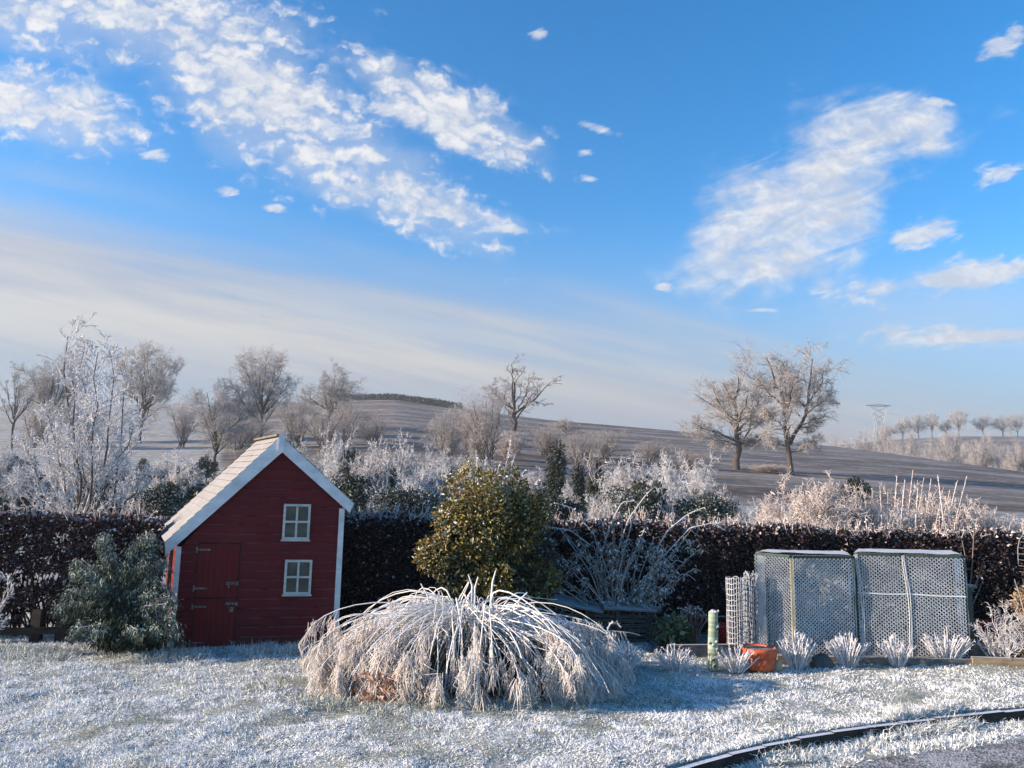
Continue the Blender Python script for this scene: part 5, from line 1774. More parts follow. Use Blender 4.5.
# ---- frosted tufts edging the bed
def tuft(name, label, px, py, wpx, hpx, n, seed, group='frosted tufts along the bed edge'):
    rng = np.random.default_rng(seed)
    g = ground(px, py)
    k = g.y / F_PX
    W, H = wpx / 2 * k, hpx * k
    t_ = thing(name, label, 'plant', tuple(g), group)
    b, l_ = MB(), MB()
    az = rng.uniform(0, 2 * math.pi, n)
    rr = np.sqrt(rng.random(n))
    e = np.stack([np.cos(az) * rr * W, np.sin(az) * rr * W * .7, H * (1.05 - .42 * rr) * rng.uniform(.75, 1.1, n)], 1)
    o = e * [.28, .28, 0]
    o[:, 2] = -.01
    m_ = o * .4 + e * .6 + rng.normal(0, .012, e.shape) + [0, 0, .015]
    P = np.stack([resample([a, c, d], 6) for a, c, d in zip(o, m_, e)])
    b.tubes(P, np.linspace(.0048, .0040, 6) * rng.uniform(.8, 1.5, (n, 1)), 5, 0, np.clip(rng.normal(.72, .18, n), 0, 1))
    b.build('stems', M_WHITETWIG, t_)
    q = P[:, 1:].reshape(-1, 3)
    q = np.repeat(q, 4, 0) + rng.normal(0, .004, (len(q) * 4, 3))
    l_.leaves(q, nrm(rng.normal(size=q.shape) + [0, 0, .7]), rng.normal(size=q.shape), rng.uniform(.012, .028, len(q)), .007, 0, np.clip(rng.normal(.72, .2, len(q)), 0, 1))
    l_.build('frosted_foliage', M_WHITETWIG, t_)


for k, (px, py, w, h, n, lab) in enumerate((
        (624, 672, 44, 28, 60, 'frosted spiky tuft touching the right end of the weeping mound'),
        (676, 671, 48, 24, 50, 'low wide frosted tuft just left of the pale green post'),
        (736, 671, 44, 25, 52, 'frosted spiky tuft between the green post and the orange pot'),
        (797, 668, 42, 34, 62, 'tall frosted tuft right of the orange pot under the cage corner post'),
        (848, 667, 44, 32, 60, 'frosted tuft in front of the gap between the two netting cages'),
        (898, 666, 40, 28, 52, 'frosted tuft under the middle post of the right netting cage'),
        (948, 664, 52, 33, 66, 'broad frosted tuft below the right corner of the right netting cage'),
        (997, 663, 34, 30, 40, 'frosted tuft in front of the tan bed edging'))):
    tuft('frosted_tuft', lab, px, py, w, h, n, 90 + k)

# ---- things at the right edge
p0 = g3(968, 8.75)
t_ = thing('corner_post', 'dark green post with a frosted top plank right of the netting cages', 'post', tuple(p0))
h_ = at(968, 586, 8.75).z
MB().box((-.035, -.03, -.03), (.035, .03, h_ - .02)).build('shaft', M_POSTGREEN, t_)
MB().box((-.07, -.06, h_ - .018), (.075, .12, h_ + .015)).build('top_plank', M_GREYWOOD, t_)
p0 = g3(985, 9.05)
t_ = thing('wheelbarrow', 'red wheelbarrow half hidden behind the frosted twiggy shrub', 'wheelbarrow', tuple(p0))
b = MB()
x0, x1, y0, y1 = -.16, .22, -.18, .22
b.hexa([(x0 + .08, y0 + .08, .20), (x1 - .10, y0 + .08, .20), (x1 - .10, y1 - .08, .20), (x0 + .08, y1 - .08, .20)], [(x0, y0, .36), (x1, y0, .36), (x1, y1, .36), (x0, y1, .36)])
b.build('tray', M_REDPL, t_)
b = MB()
for sy in (-.12, .14):
    b.tubes(resample([(.34, sy * .2, .14), (.0, sy, .18), (-.40, sy * 1.2, .30)], 8), .014, 6, 0, .2)
    b.tubes(resample([(-.10, sy, .19), (-.14, sy, .02)], 3), .014, 6, 0, .2)
b.build('frame', M_STEM, t_)
th = np.linspace(0, 2 * math.pi, 25)
MB().tubes(np.stack([.34 + .11 * np.cos(th), np.zeros(25), .13 + .11 * np.sin(th)], 1), .028, 8, 0, 0.0).build('wheel', M_INNER, t_)
twig_bush('frosted_shrub', 'small white frosted twiggy shrub beside the red wheelbarrow', 'shrub', g3(1000, 8.5), 20, (.35, .62),
          [dict(n=9, ang=(25, 60), len=(.25, .45), up=.25, K=4, rmin=.0028), dict(n=7, ang=(30, 70), len=(.3, .6), K=3, rmin=.0026)], M_WHITETWIG, .006, 101, (5, 40), tone=(.45, 1))
M_TANLEAF = tone_mat('tan winter leaf', [(0.0, (0.14, 0.085, 0.045)), (0.5, (0.33, 0.24, 0.15)), (1.0, (0.58, 0.50, 0.42))], 0.7, 0.2, 0.15)
rng = np.random.default_rng(103)
p0 = g3(1034, 8.45)
t_ = thing('tan_shrub', 'tan-leaved sunlit shrub cut by the right edge of the picture', 'shrub', tuple(p0))
P_, dd, dep = leaf_cloud(rng, (0, 0, .42), (.30, .28, .46), 5200, 16, (.28, .45), .4, floor=.02)
MB().leaves(P_, nrm(dd + rng.normal(size=dd.shape) * .8 + [0, 0, -.3]), dd + rng.normal(size=dd.shape) * .5, rng.uniform(.03, .06, len(P_)), .02, 0, np.clip(rng.normal(.5, .22, len(P_)), 0, 1), .2).build('foliage', M_TANLEAF, t_)
b = MB()
for k in range(26):
    e = np.array([rng.normal(0, .14), rng.normal(0, .12), rng.uniform(.6, 1.0)])
    b.tubes(resample([(0, 0, -.03), e * [.5, .5, .5], e], 6), np.linspace(.008, .003, 6), 4, 0, rng.uniform(.3, .9))
b.build('stems', M_STEM, t_)
p0 = g3(1041, 8.8)
t_ = thing('trellis_arch', 'frosted wire trellis arch rising above the tan shrub', 'trellis', tuple(p0))
r_ = .13
zt = at(1022, 532, 8.8).z
th = np.linspace(0, math.pi, 15)
for y_ in (0, .14):
    q = np.concatenate([[(-r_, y_, 0), (-r_, y_, zt - r_ * 2)], np.stack([-r_ * np.cos(th), np.full(15, y_), zt - r_ * 2 + r_ * 2 * np.sin(th)], 1), [(r_, y_, 0)]])
    MB().tubes(resample(q, 30), .005, 5, 0, .3).build('hoop', M_WIRE, t_)
b = MB()
q = resample(q * [1, 0, 1], 44)
for p in q:
    b.tubes([[p, p + [0, .07, 0], p + [0, .14, 0]]], .0025, 4, 0, .3)
b.build('rungs', M_WIRE, t_)
# bare whippy sapling beside the cages
p0 = g3(966, 9.2)
t_ = thing('bare_sapling', 'thin bare sapling rising just right of the netting cages', 'sapling', tuple(p0))
b = MB()
for pts in (((966, 640), (967, 590), (966, 560), (962, 540)), ((967, 610), (971, 580), (973, 550), (974, 530)), ((967, 600), (978, 580), (982, 565)), ((966, 620), (974, 602), (984, 578)), ((966, 590), (963, 570), (961, 552))):
    q = resample([np.array(at(c, r, 9.2)) - p0 for c, r in pts], 8)
    b.tubes(q, np.linspace(.008, .004, 8), 5, 0, .55)
b.build('stems', M_STEM, t_)

# ================================================================== TREES BEYOND THE GARDEN
M_IVY = tone_mat('dark ivy leaf', [(0.0, (0.012, 0.018, 0.013)), (0.5, (0.030, 0.042, 0.030)), (0.85, (0.075, 0.092, 0.072)), (1.0, (0.38, 0.41, 0.42))], 0.6, 0.25, frost_up=(.8, 1.2, .35, 6))
template('round', lambda r: fan_limbs(r, 9, .27, .020, (12, 66), .50), seed=3)
template('dome', lambda r: fan_limbs(r, 10, .26, .020, (10, 75), .46, fork=.7), seed=8)
template('tall', lambda r: fan_limbs(r, 8, .36, .019, (10, 52), .48, lean=.05, fork=.45), seed=12)
SPARSE = [dict(n=6, ang=(25, 60), len=(.3, .6), up=.12, K=6, wig=.22, r=.55, t=(.3, 1)), dict(n=5, ang=(25, 65), len=(.35, .65), up=.06, K=5, wig=.25, r=.55, rmin=.003, t=(.2, 1)),
          dict(n=5, ang=(25, 65), len=(.4, .7), K=4, wig=.25, r=.6, rmin=.0022, lmin=.02, t=(.15, 1)), dict(n=2, ang=(20, 60), len=(.4, .75), K=3, wig=.25, r=.7, rmin=.0016, lmin=.014)]
template('sparse', lambda r: fan_limbs(r, 7, .42, .026, (15, 62), .50, lean=-.03, fork=.7), SPARSE, seed=17)


def multi_limbs(rng, n, spread, r=.014):
    out = []
    for k in range(n):
        az, an = rng.uniform(0, 6.28), math.radians(rng.uniform(2, spread))
        d = np.array([math.cos(az) * math.sin(an), math.sin(az) * math.sin(an), math.cos(an)])
        L = rng.uniform(.7, 1.0)
        o = np.array([rng.normal(0, .035), rng.normal(0, .035), -.03])
        out.append(([o, o + d * L * .5 + [0, 0, .02], o + d * L], r * rng.uniform(.7, 1.1), r * .2))
    return out


template('multi', lambda r: multi_limbs(r, 12, 34, .010), [dict(n=10, ang=(20, 50), len=(.22, .45), up=.25, K=5, wig=.15, r=.5, t=(.2, 1), tip=.3), dict(n=9, ang=(25, 60), len=(.4, .7), up=.1, K=4, wig=.2, rmin=.0015, t=(.1, 1), tip=.3),
                                                  dict(n=5, ang=(25, 65), len=(.45, .8), up=.04, K=3, wig=.22, rmin=.0011, lmin=.03, tip=.3)], seed=23)
# low hoar-frosted bushes just beyond the hedge
FROSTB = [dict(n=9, ang=(25, 65), len=(.26, .46), up=.05, K=5, wig=.22, r=.5, t=(.25, 1), tip=.25), dict(n=8, ang=(30, 75), len=(.38, .7), K=4, wig=.25, rmin=.0032, t=(.15, 1), tip=.3), dict(n=7, ang=(30, 75), len=(.45, .8), K=3, wig=.25, rmin=.0029, lmin=.035)]
template('frostbush', lambda r: multi_limbs(r, 24, 72, .012), FROSTB, seed=31, nthick=1, bark=M_WHITETWIG, twig=M_WHITETWIG, sides=(4, 3, 3, 3), tt=(.05, .22, .55, .68))
template('frostbush2', lambda r: multi_limbs(r, 26, 60, .012), FROSTB, seed=37, nthick=1, bark=M_WHITETWIG, twig=M_WHITETWIG, sides=(4, 3, 3, 3), tt=(.03, .12, .36, .50))
template('pinkbush', lambda r: multi_limbs(r, 26, 48, .011), FROSTB, seed=41, nthick=1, bark=M_PINKTWIG, twig=M_PINKTWIG, sides=(4, 3, 3, 3), tt=(.25, .45, .6, .7))
# the two hedgerow oaks: main limbs as they stand
OAK_L = [([(0, 0, -.03), (.0, 0, .15), (.02, 0, .32), (.01, 0, .62), (.03, .0, .92)], .040, .006), ([(.01, 0, .27), (-.10, .03, .34), (-.22, 0, .38), (-.36, -.03, .44)], .018, .004), ([(.0, 0, .24), (-.09, -.04, .27), (-.19, -.03, .29), (-.32, .02, .34)], .014, .003),
         ([(.02, 0, .38), (.10, .04, .47), (.16, 0, .60), (.20, 0, .74)], .017, .004), ([(.01, 0, .45), (-.08, 0, .56), (-.14, .04, .70), (-.16, .05, .80)], .016, .004), ([(.02, 0, .34), (.02, .14, .45), (.0, .26, .58), (-.02, .30, .72)], .016, .004),
         ([(.01, 0, .40), (.0, -.13, .50), (.03, -.22, .62), (.02, -.26, .74)], .015, .004), ([(.02, 0, .36), (.12, -.08, .40), (.22, -.06, .48), (.28, -.02, .56)], .012, .003), ([(.01, 0, .58), (-.05, -.05, .70), (-.09, 0, .84)], .012, .003), ([(.02, 0, .26), (.10, .08, .26), (.20, .04, .30)], .010, .003)]
OAK_R = [([(0, 0, -.03), (.0, 0, .12), (-.03, 0, .26), (-.05, 0, .42), (-.06, .02, .62), (-.12, .02, .80), (-.16, .02, .93)], .030, .005), ([(-.01, 0, .24), (.05, -.01, .34), (.12, 0, .48), (.14, .0, .62), (.17, .0, .78), (.19, 0, .93)], .024, .005), ([(-.05, 0, .44), (-.01, .05, .58), (.0, .07, .74), (-.02, .05, .90)], .015, .004),
         ([(-.06, 0, .55), (-.14, .03, .64), (-.22, .02, .74)], .012, .003), ([(.13, 0, .55), (.20, .05, .62), (.27, .03, .74), (.28, .02, .84)], .013, .003), ([(.12, 0, .48), (.18, -.08, .54), (.26, -.10, .60)], .011, .003), ([(-.04, 0, .36), (-.12, -.05, .42), (-.2, -.04, .5)], .011, .003),
         ([(.06, 0, .38), (.16, .06, .38), (.25, .10, .44)], .010, .003), ([(-.02, 0, .22), (-.10, .03, .24), (-.17, .02, .30)], .009, .002), ([(.0, 0, .18), (.10, -.02, .20), (.20, -.03, .27)], .009, .002), ([(-.05, 0, .45), (-.06, -.18, .58), (-.04, -.26, .74)], .013, .003), ([(.13, 0, .52), (.12, .18, .64), (.1, .26, .78)], .013, .003)]
OAKLV = [dict(n=9, ang=(28, 65), len=(.26, .50), up=.08, K=6, wig=.2, r=.45, t=(.18, 1), tip=.3), dict(n=7, ang=(28, 70), len=(.42, .75), up=.03, K=5, wig=.22, rmin=.0017, t=(.12, 1), tip=.3),
         dict(n=5, ang=(30, 70), len=(.48, .85), K=4, wig=.24, r=.55, rmin=.0013, lmin=.03, t=(.1, 1), tip=.3), dict(n=2, ang=(25, 70), len=(.5, .9), K=3, wig=.25, r=.7, rmin=.0010, lmin=.026, tip=.3)]
OAK_L = [(p, a * .72, b * .6) for p, a, b in OAK_L]
OAK_R = [(p, a * .72, b * .6) for p, a, b in OAK_R]
template('oak_left', OAK_L, OAKLV, seed=51, tt=(.22, .36, .52, .60))
template('oak_right', OAK_R, OAKLV, seed=52, tt=(.22, .36, .52, .60))


def tree_at(key, name, label, px, ptop, wpx, Y, rz=0.0, group=None, pbase=None):
    p = at(px, 480, Y)
    zb = float(land(p.x, Y))
    zt = at(px, ptop, Y).z
    return put_tree(key, name, label, 'tree', (p.x, Y, zb), zt - zb, wpx * Y / F_PX * 1.0, rz, group)


GL = 'bare frosted trees on the left skyline'
for key, px, pt, w, Y, rz, lab, g in (
        ('sparse', 8, 362, 40, 110, 1.0, 'short dark pollard-like bare tree at the left edge of the picture', GL),
        ('dome', 42, 344, 64, 128, 0.4, 'broad frosted tree behind the tall shoots of the garden tree, second from the left edge', GL),
        ('round', 137, 343, 84, 125, 2.0, 'large frosted tree right of the tall shoots of the garden tree', GL),
        ('round', 258, 347, 76, 128, 0.0, 'big round-crowned frosted tree just left above the playhouse ridge', GL),
        ('dome', 232, 383, 56, 132, 4.0, 'smaller frosted tree tucked under the left of the round-crowned tree', GL),
        ('dome', 325, 364, 60, 150, 5.0, 'dome-crowned frosted tree on the skyline right of the playhouse ridge', GL),
        ('tall', 214, 384, 70, 74, 3.0, 'nearer bare tree with dark ivied stem left of the playhouse roof', None),
        ('multi', 296, 396, 54, 112, 0.5, 'pale bushy tree below the dome-crowned tree, close over the playhouse ridge', None),
        ('multi', 344, 399, 50, 118, 2.2, 'pale bushy tree at the right foot of the dome-crowned tree', None),
        ('multi', 180, 400, 44, 116, 1.2, 'low pale bushy tree between the large left tree and the nearer bare tree', None),
        ('multi', 443, 408, 52, 84, 3.3, 'twiggy many-stemmed tree rising above the frosted bushes left of the holly', None),
        ('multi', 488, 384, 66, 80, 5.1, 'tall many-stemmed tree directly above the holly bush', None),
        ('multi', 236, 412, 60, 108, 2.4, 'pale scrubby tree at the foot of the big round-crowned tree', None),
        ('multi', 320, 408, 64, 104, 3.8, 'pale scrubby tree low on the slope right of the playhouse ridge', None),
        ('multi', 372, 414, 50, 110, 4.9, 'pale scrubby tree on the slope above the broad white bush', None),
        ('multi', 82, 398, 60, 112, 0.2, 'pale scrubby tree low between the two large left skyline trees', None),
        ('multi', 30, 404, 50, 115, 2.0, 'pale scrubby tree under the broad frosted tree at the left', None),
        ('multi', 468, 404, 50, 90, 1.9, 'twiggy tree close left of the tall many-stemmed tree', None),
        ('multi', 576, 432, 54, 105, 3.0, 'pale scrubby tree directly behind the thin leaning ivy-clad trunk', None),
        ('multi', 690, 450, 50, 108, 1.1, 'pale scrubby tree on the slope at the left foot of the two big trees', None),
        ('sparse', 512, 358, 94, 140, 2.6, 'open-crowned bare tree standing highest on the middle skyline', None),
        ('dome', 566, 416, 30, 170, 1.4, 'small frosted tree on the hill right of the open-crowned tree', None),
        ('multi', 606, 428, 54, 112, 4.4, 'pale bushy tree on the hillside right of the ivy-clad trunks', None),
        ('multi', 545, 424, 56, 118, 0.9, 'pale bushy tree on the hillside behind the ivy-clad trunk', None),
        ('multi', 650, 440, 50, 122, 2.9, 'low pale bushy tree on the slope left of the two big trees', None),
        ('oak_left', 737, 358, 110, 112, 0.0, 'left of the two big hedgerow trees, spreading with heavy side limbs', 'two big hedgerow trees'),
        ('oak_right', 792, 343, 96, 106, 0.0, 'right and taller of the two big hedgerow trees, with a forked trunk', 'two big hedgerow trees')):
    nm = 'bare_tree'
    tree_at(key, nm, lab, px, pt, w, Y, rz, g)

# bushes beyond the hedge: white hoar frost on twigs, dark evergreen leaves in some
def bush_at(key, label, px, ptop, wpx, Y, rz, cat='bush', name='frosted_bush', green=0, gcol=None, seed=1, group=None):
    p = at(px, 500, Y)
    zb = float(land(p.x, Y)) if Y > 13 else 0.0
    zt = at(px, ptop, Y).z
    o = put_tree(key, name, label, cat, (p.x, Y, zb), zt - zb, wpx * Y / F_PX, rz, group)
    for ch in o.children:
        ch.name = 'stems' if ch.name.startswith('trunk') else 'twigs'
    if green:
        rng = np.random.default_rng(seed)
        h, w = 1.0 * TEMPL[key][2], TEMPL[key][3]
        P_, dd, dep = leaf_cloud(rng, (0, 0, h * .40), (w * .98, w * .98, h * .46), green, 20, (.22, .4), .45, floor=0)
        nz = np.clip(rng.normal(.42, .17, len(P_)) + (rng.random(len(P_)) < .16) * .4 * (P_[:, 2] > h * .45), 0, 1)
        MB().leaves(P_, rng.normal(size=dd.shape), dd + rng.normal(size=dd.shape) * .6 + [0, 0, .3], rng.uniform(.04, .07, len(P_)), .034, 0, nz, .2).build('leaves', gcol or M_IVY, o)
    return o


for a in (('frostbush', 'white-frosted bush with green leaves just right of the playhouse roof', 334, 430, 84, 24, 0.3, 8500, 1),
          ('frostbush2', 'broad white-frosted bush between the playhouse and the holly', 392, 438, 112, 23, 1.7, 8500, 2),
          ('frostbush', 'white-frosted bush close behind the left side of the holly', 430, 458, 70, 25, 2.9, 4500, 3),
          ('frostbush2', 'dark-leaved bush with frosted top left of the playhouse roof', 186, 460, 104, 21, 4.0, 11000, 4),
          ('frostbush', 'pale frosted bush low behind the garden tree', 128, 474, 90, 23, 5.0, 2600, 5),
          ('frostbush2', 'dark frosted bush at the foot of the left skyline behind the hedge', 20, 462, 90, 30, 0.7, 6500, 6),
          ('frostbush', 'pale frosted bush left of the garden tree trunk over the hedge', 62, 486, 74, 19, 1.1, 1200, 16),
          ('frostbush2', 'round frosted bush with dark centre right of the ivy-clad trunks', 634, 458, 106, 21, 2.0, 9500, 7),
          ('frostbush', 'white-frosted bush below the left big hedgerow tree', 700, 456, 96, 24, 3.0, 4000, 8),
          ('frostbush', 'low frosted bush filling the gap right behind the holly', 566, 500, 60, 22, 0.1, 3000, 9),
          ('frostbush2', 'wide dark bramble bush far behind the holly, left of the ivy-clad trunks', 530, 470, 80, 40, .3, 7000, 17),
          ('frostbush', 'dark bush at the foot of the widest ivy-clad trunk', 566, 482, 60, 36, 1.3, 6000, 18),
          ('frostbush2', 'grey frosted bush on the slope under the many-stemmed trees', 470, 456, 90, 42, 2.3, 3000, 19),
          ('frostbush', 'grey frosted bush beyond the round-topped bushes right of the ivy-clad trunks', 618, 468, 80, 38, 3.3, 3600, 20),
          ('frostbush2', 'grey frosted bush behind the playhouse ridge', 290, 440, 90, 36, 4.3, 4200, 21),
          ('frostbush', 'grey frosted bush left of the playhouse roof beyond the dark-leaved one', 165, 452, 100, 38, 5.3, 5200, 22),
          ('frostbush2', 'grey frosted bush behind the trunk of the garden tree', 95, 452, 100, 40, 0.2, 5600, 23),
          ('frostbush', 'grey frosted bush in the distance at the left picture edge', 0, 444, 90, 42, 1.2, 5000, 24),
          ('frostbush', 'grey frosted bush on the slope right of the broad white bush', 440, 448, 70, 36, 2.6, 3000, 25),
          ('frostbush2', 'dark-hearted frosted bush between the roof-side bush and the broad white one', 362, 452, 76, 21, 0.9, 7000, 10),
          ('frostbush', 'low dark-leaved bush just over the hedge below the broad white bush', 410, 474, 90, 18, 3.9, 7000, 11),
          ('frostbush2', 'low dark frosted bush just over the hedge right of the ivy-clad trunks', 604, 490, 70, 18, 5.2, 5200, 12),
          ('frostbush', 'pale frosted bush between the round dark-hearted bush and the big trees', 668, 456, 78, 26, 1.4, 1200, 13),
          ('frostbush2', 'low frosted bush over the hedge left of the pinkish bushes', 728, 490, 64, 20, 2.5, 2200, 14),
          ('frostbush', 'small frosted bush over the hedge left of the dark-leaved roof-side bush', 150, 486, 70, 20, 2.2, 4200, 15)):
    bush_at(*a[:7], green=a[7], seed=a[8])
for a in (('pinkbush', 'pinkish frosted bush above the left netting cage', 812, 478, 108, 11.6, 0.0),
          ('pinkbush', 'low pinkish frosted bush rising over the hedge left of the netting cages', 768, 500, 60, 11.9, 2.0),
          ('pinkbush', 'pinkish frosted bush behind the gap between the netting cages', 872, 492, 84, 11.7, 4.0),
          ('pinkbush', 'pale pinkish frosted bush above the right netting cage', 928, 492, 96, 11.9, 1.0),
          ('pinkbush', 'pinkish frosted bush right of the tall whips over the hedge', 974, 504, 80, 12.1, 5.0),
          ('pinkbush', 'low frosted bush over the hedge at the right edge', 1008, 514, 90, 12.3, 3.0)):
    bush_at(*a)

# upright frosted whips above the right cage
rng = np.random.default_rng(131)
p0 = np.array(at(905, 600, 11.3)) * [1, 1, 0]
t_ = thing('whip_shrub', 'shrub of tall upright frosted whips above the right netting cage', 'shrub', tuple(p0))
b, l_ = MB(), MB()
for (px, pt, pb, px0) in ((897, 476, 560, 893), (913, 470, 560, 905), (938, 476, 560, 950), (967, 476, 565, 946), (957, 482, 560, 940), (924, 478, 560, 912), (880, 486, 560, 886), (872, 488, 560, 880), (905, 480, 560, 899), (944, 486, 560, 930), (931, 480, 560, 922), (888, 490, 560, 890),
                          (950, 490, 560, 936), (918, 488, 560, 915), (864, 494, 560, 876), (903, 495, 560, 903)):
    dy = rng.uniform(-.25, .25)
    q = resample([np.array(at(px0, 610, 11.3 + dy)) - p0, np.array(at((px + px0) / 2 - 1, (pt + pb) / 2, 11.3 + dy)) - p0, np.array(at(px, pt, 11.3 + dy)) - p0], 12)
    b.tubes(q, np.linspace(.009, .005, 12), 5, 0, rng.uniform(.6, .9))
    qq = resample(q, 60)
    l_.leaves(qq, nrm(rng.normal(size=qq.shape) + [0, 0, .8]), rng.normal(size=qq.shape), rng.uniform(.02, .045, 60), .014, 0, rng.uniform(.4, .95, 60))
b.build('stems', M_PINKTWIG, t_)
l_.build('frosted_foliage', M_PINKTWIG, t_)

# dark evergreen bush on the field edge and the ivy-clad trunks
def ivy(label, px, pt, pb, wpx, Y, n, seed, name='ivy_clad_tree', twigs=True, cat='tree', frost=0.0):
    rng = np.random.default_rng(seed)
    p = land_pt(px, 480, Y)
    k = Y / F_PX
    h = at(px, pt, Y).z - p.z
    hb0 = max(0, at(px, pb, Y).z - p.z)
    t_ = thing(name, label, cat, tuple(p))
    MB().tubes(resample([(0, 0, -.3), (.02 * h, 0, h * .5), (0, 0, h * .95)], 8), np.linspace(.025 * h, .008 * h, 8), 6, 0, .2).build('trunk', M_BARK, t_)
    P_, dd, dep = leaf_cloud(rng, (0, 0, (h + hb0) / 2), (wpx / 2 * k, wpx / 2 * k, (h - hb0) / 2), n, 16, (.28, .45), .4)
    MB().leaves(P_, rng.normal(size=dd.shape) + [0, 0, -.4], dd + rng.normal(size=dd.shape) * .6, rng.uniform(.8, 1.5, n) * k * 2.2, k * 1.6, 0, np.clip(rng.normal(.42, .2, n) + (rng.random(n) < frost) * .5 * (dep > .6), 0, 1), .2).build('ivy' if cat == 'tree' else 'foliage', M_IVY, t_)
    if twigs:
        lv = grow(rng, [([(0, 0, h * .6), (rng.normal(0, .05) * h, 0, h * .85), (rng.normal(0, .1) * h, 0, h * 1.05)], .012 * h, .004 * h) for _ in range(5)],
                  [dict(n=6, ang=(25, 60), len=(.3, .6), up=.2, K=4, rmin=.003 * h), dict(n=4, ang=(25, 60), len=(.3, .6), K=3, rmin=.002 * h)])
        b = MB()
        for P, R in lv:
            b.tubes(P, R, 3, 0, rng.uniform(.2, .8, len(P)))
        b.build('branches', M_TWIG, t_)


ivy('thick dark ivy-clad trunk right of the holly, the widest of the three', 556, 434, 518, 26, 33, 3200, 141, twigs=False)
ivy('thin leaning ivy-clad trunk right of the widest one', 578, 456, 520, 18, 34, 1500, 142)
ivy('ivy-clad trunk nearest the round frosted bush', 596, 454, 512, 18, 32, 1500, 143)
ivy('dark evergreen bush on the field edge above the pinkish frosted bushes', 857, 474, 505, 28, 30, 1800, 144, 'evergreen_bush', twigs=False)
ivy('dark ivy-covered stump tree left of the playhouse roof', 206, 452, 480, 22, 60, 900, 145)
ivy('dark ivy-clad trunk behind the garden tree at far left', 28, 452, 490, 20, 56, 1200, 146, twigs=False)
ivy('narrow dark ivy-clad trunk left of the garden tree', 6, 448, 490, 14, 58, 900, 147, twigs=False)
ivy('dark ivy-clad clump between the garden tree and the playhouse', 141, 456, 490, 18, 58, 900, 148, twigs=False)

for k_, (px, pt, w, Y, n_, lab) in enumerate(((346, 464, 60, 17, 5200, 'dark evergreen bush just right of the playhouse roof edge'), (410, 480, 76, 16, 5600, 'low dark evergreen bush over the hedge left of the holly'),
        (168, 478, 66, 16, 5200, 'dark evergreen bush over the hedge just left of the playhouse roof'), (640, 482, 66, 16, 4800, 'dark evergreen bush over the hedge behind the cane-stemmed shrub'),
        (560, 492, 60, 17, 4200, 'low dark evergreen bush over the hedge right of the holly'), (704, 494, 66, 16, 4200, 'low dark evergreen bush over the hedge below the left big hedgerow tree'),
        (112, 492, 60, 15, 3600, 'low dark evergreen bush over the copper hedge right of the garden tree trunk'))):
    ivy(lab, px, pt, 530, w, Y, n_, 180 + k_, 'evergreen_bush', twigs=False, cat='bush', frost=.30)

# tan bushes under the big trees
for px, pt, w, Y, rz, lab in ((768, 464, 44, 108, .4, 'tan scrub bush between the two big hedgerow trees'), (752, 468, 34, 113, 2.1, 'tan scrub bush at the foot of the left big hedgerow tree'), (505, 430, 40, 100, 1.0, 'tan scrub bush on the slope above the holly')):
    bush_at('pinkbush', lab, px, pt, w, Y, rz, name='scrub_bush')

# hedgerow along the hill crest
rng = np.random.default_rng(151)
cols = np.linspace(345, 462, 480)
Yc_ = np.interp(cols, HILL[:, 0], HILL[:, 2]) - 6
xs_ = np.array([at(c, 400, y).x for c, y in zip(cols, Yc_)])
zs_ = land(xs_, Yc_)
o = thing('hedgerow', 'thin dark hedgerow along the crest of the ploughed hill', 'hedgerow', (float(xs_[0]), float(Yc_[0]), float(zs_[0])))
k = rng.integers(0, len(cols), 7000)
C = np.stack([xs_[k] - xs_[0], Yc_[k] - Yc_[0] + rng.normal(0, .7, 7000), zs_[k] - zs_[0] + rng.random(7000) * (1.2 + 1.6 * vnoise(xs_[k], xs_[k] * 0, .08, 3))], 1)
MB().leaves(C, rng.normal(size=C.shape), rng.normal(size=C.shape), .8, .4, 0, np.clip(rng.normal(.4, .3, 7000), 0, 1)).build('foliage', M_IVY, o)
b = MB()
for k in range(0, 420, 6):
    q = np.array([xs_[k] - xs_[0], Yc_[k] - Yc_[0], zs_[k] - zs_[0]])
    b.tubes([[q - [0, 0, .3], q + [0, 0, .8], q + [rng.normal(0, .2), 0, 1.6]]], .06, 4, 0, .3)
b.build('stems', M_INNER, o)

# far trees, right: on the next hill and in the dip before it
GF = 'far trees on the right skyline'
far = ((905, 415, 18, 545, 'dome'), (921, 413, 20, 548, 'tall'), (935, 412, 18, 545, 'round'), (962, 409, 24, 540, 'round'), (986, 412, 20, 542, 'tall'), (1006, 414, 22, 540, 'dome'), (1021, 413, 22, 545, 'round'), (892, 424, 18, 540, 'dome'), (949, 418, 14, 550, 'tall'))
far_lab = ('far frosted tree on the skyline first right of the pylon', 'far frosted tree on the skyline second right of the pylon', 'far frosted tree on the skyline third right of the pylon', 'tallest far frosted tree on the right skyline',
           'far tree with thin leaning crown right of the tallest far tree', 'far dome-shaped tree on the skyline near the right edge', 'far tree on the skyline cut by the right edge', 'low far tree right under the pylon',
           'small far tree between the third one and the tallest one')
for (px, pt, w, Y, key), lab in zip(far, far_lab):
    tree_at(key, 'bare_tree', lab, px, pt, w, Y, px * .7, GF)
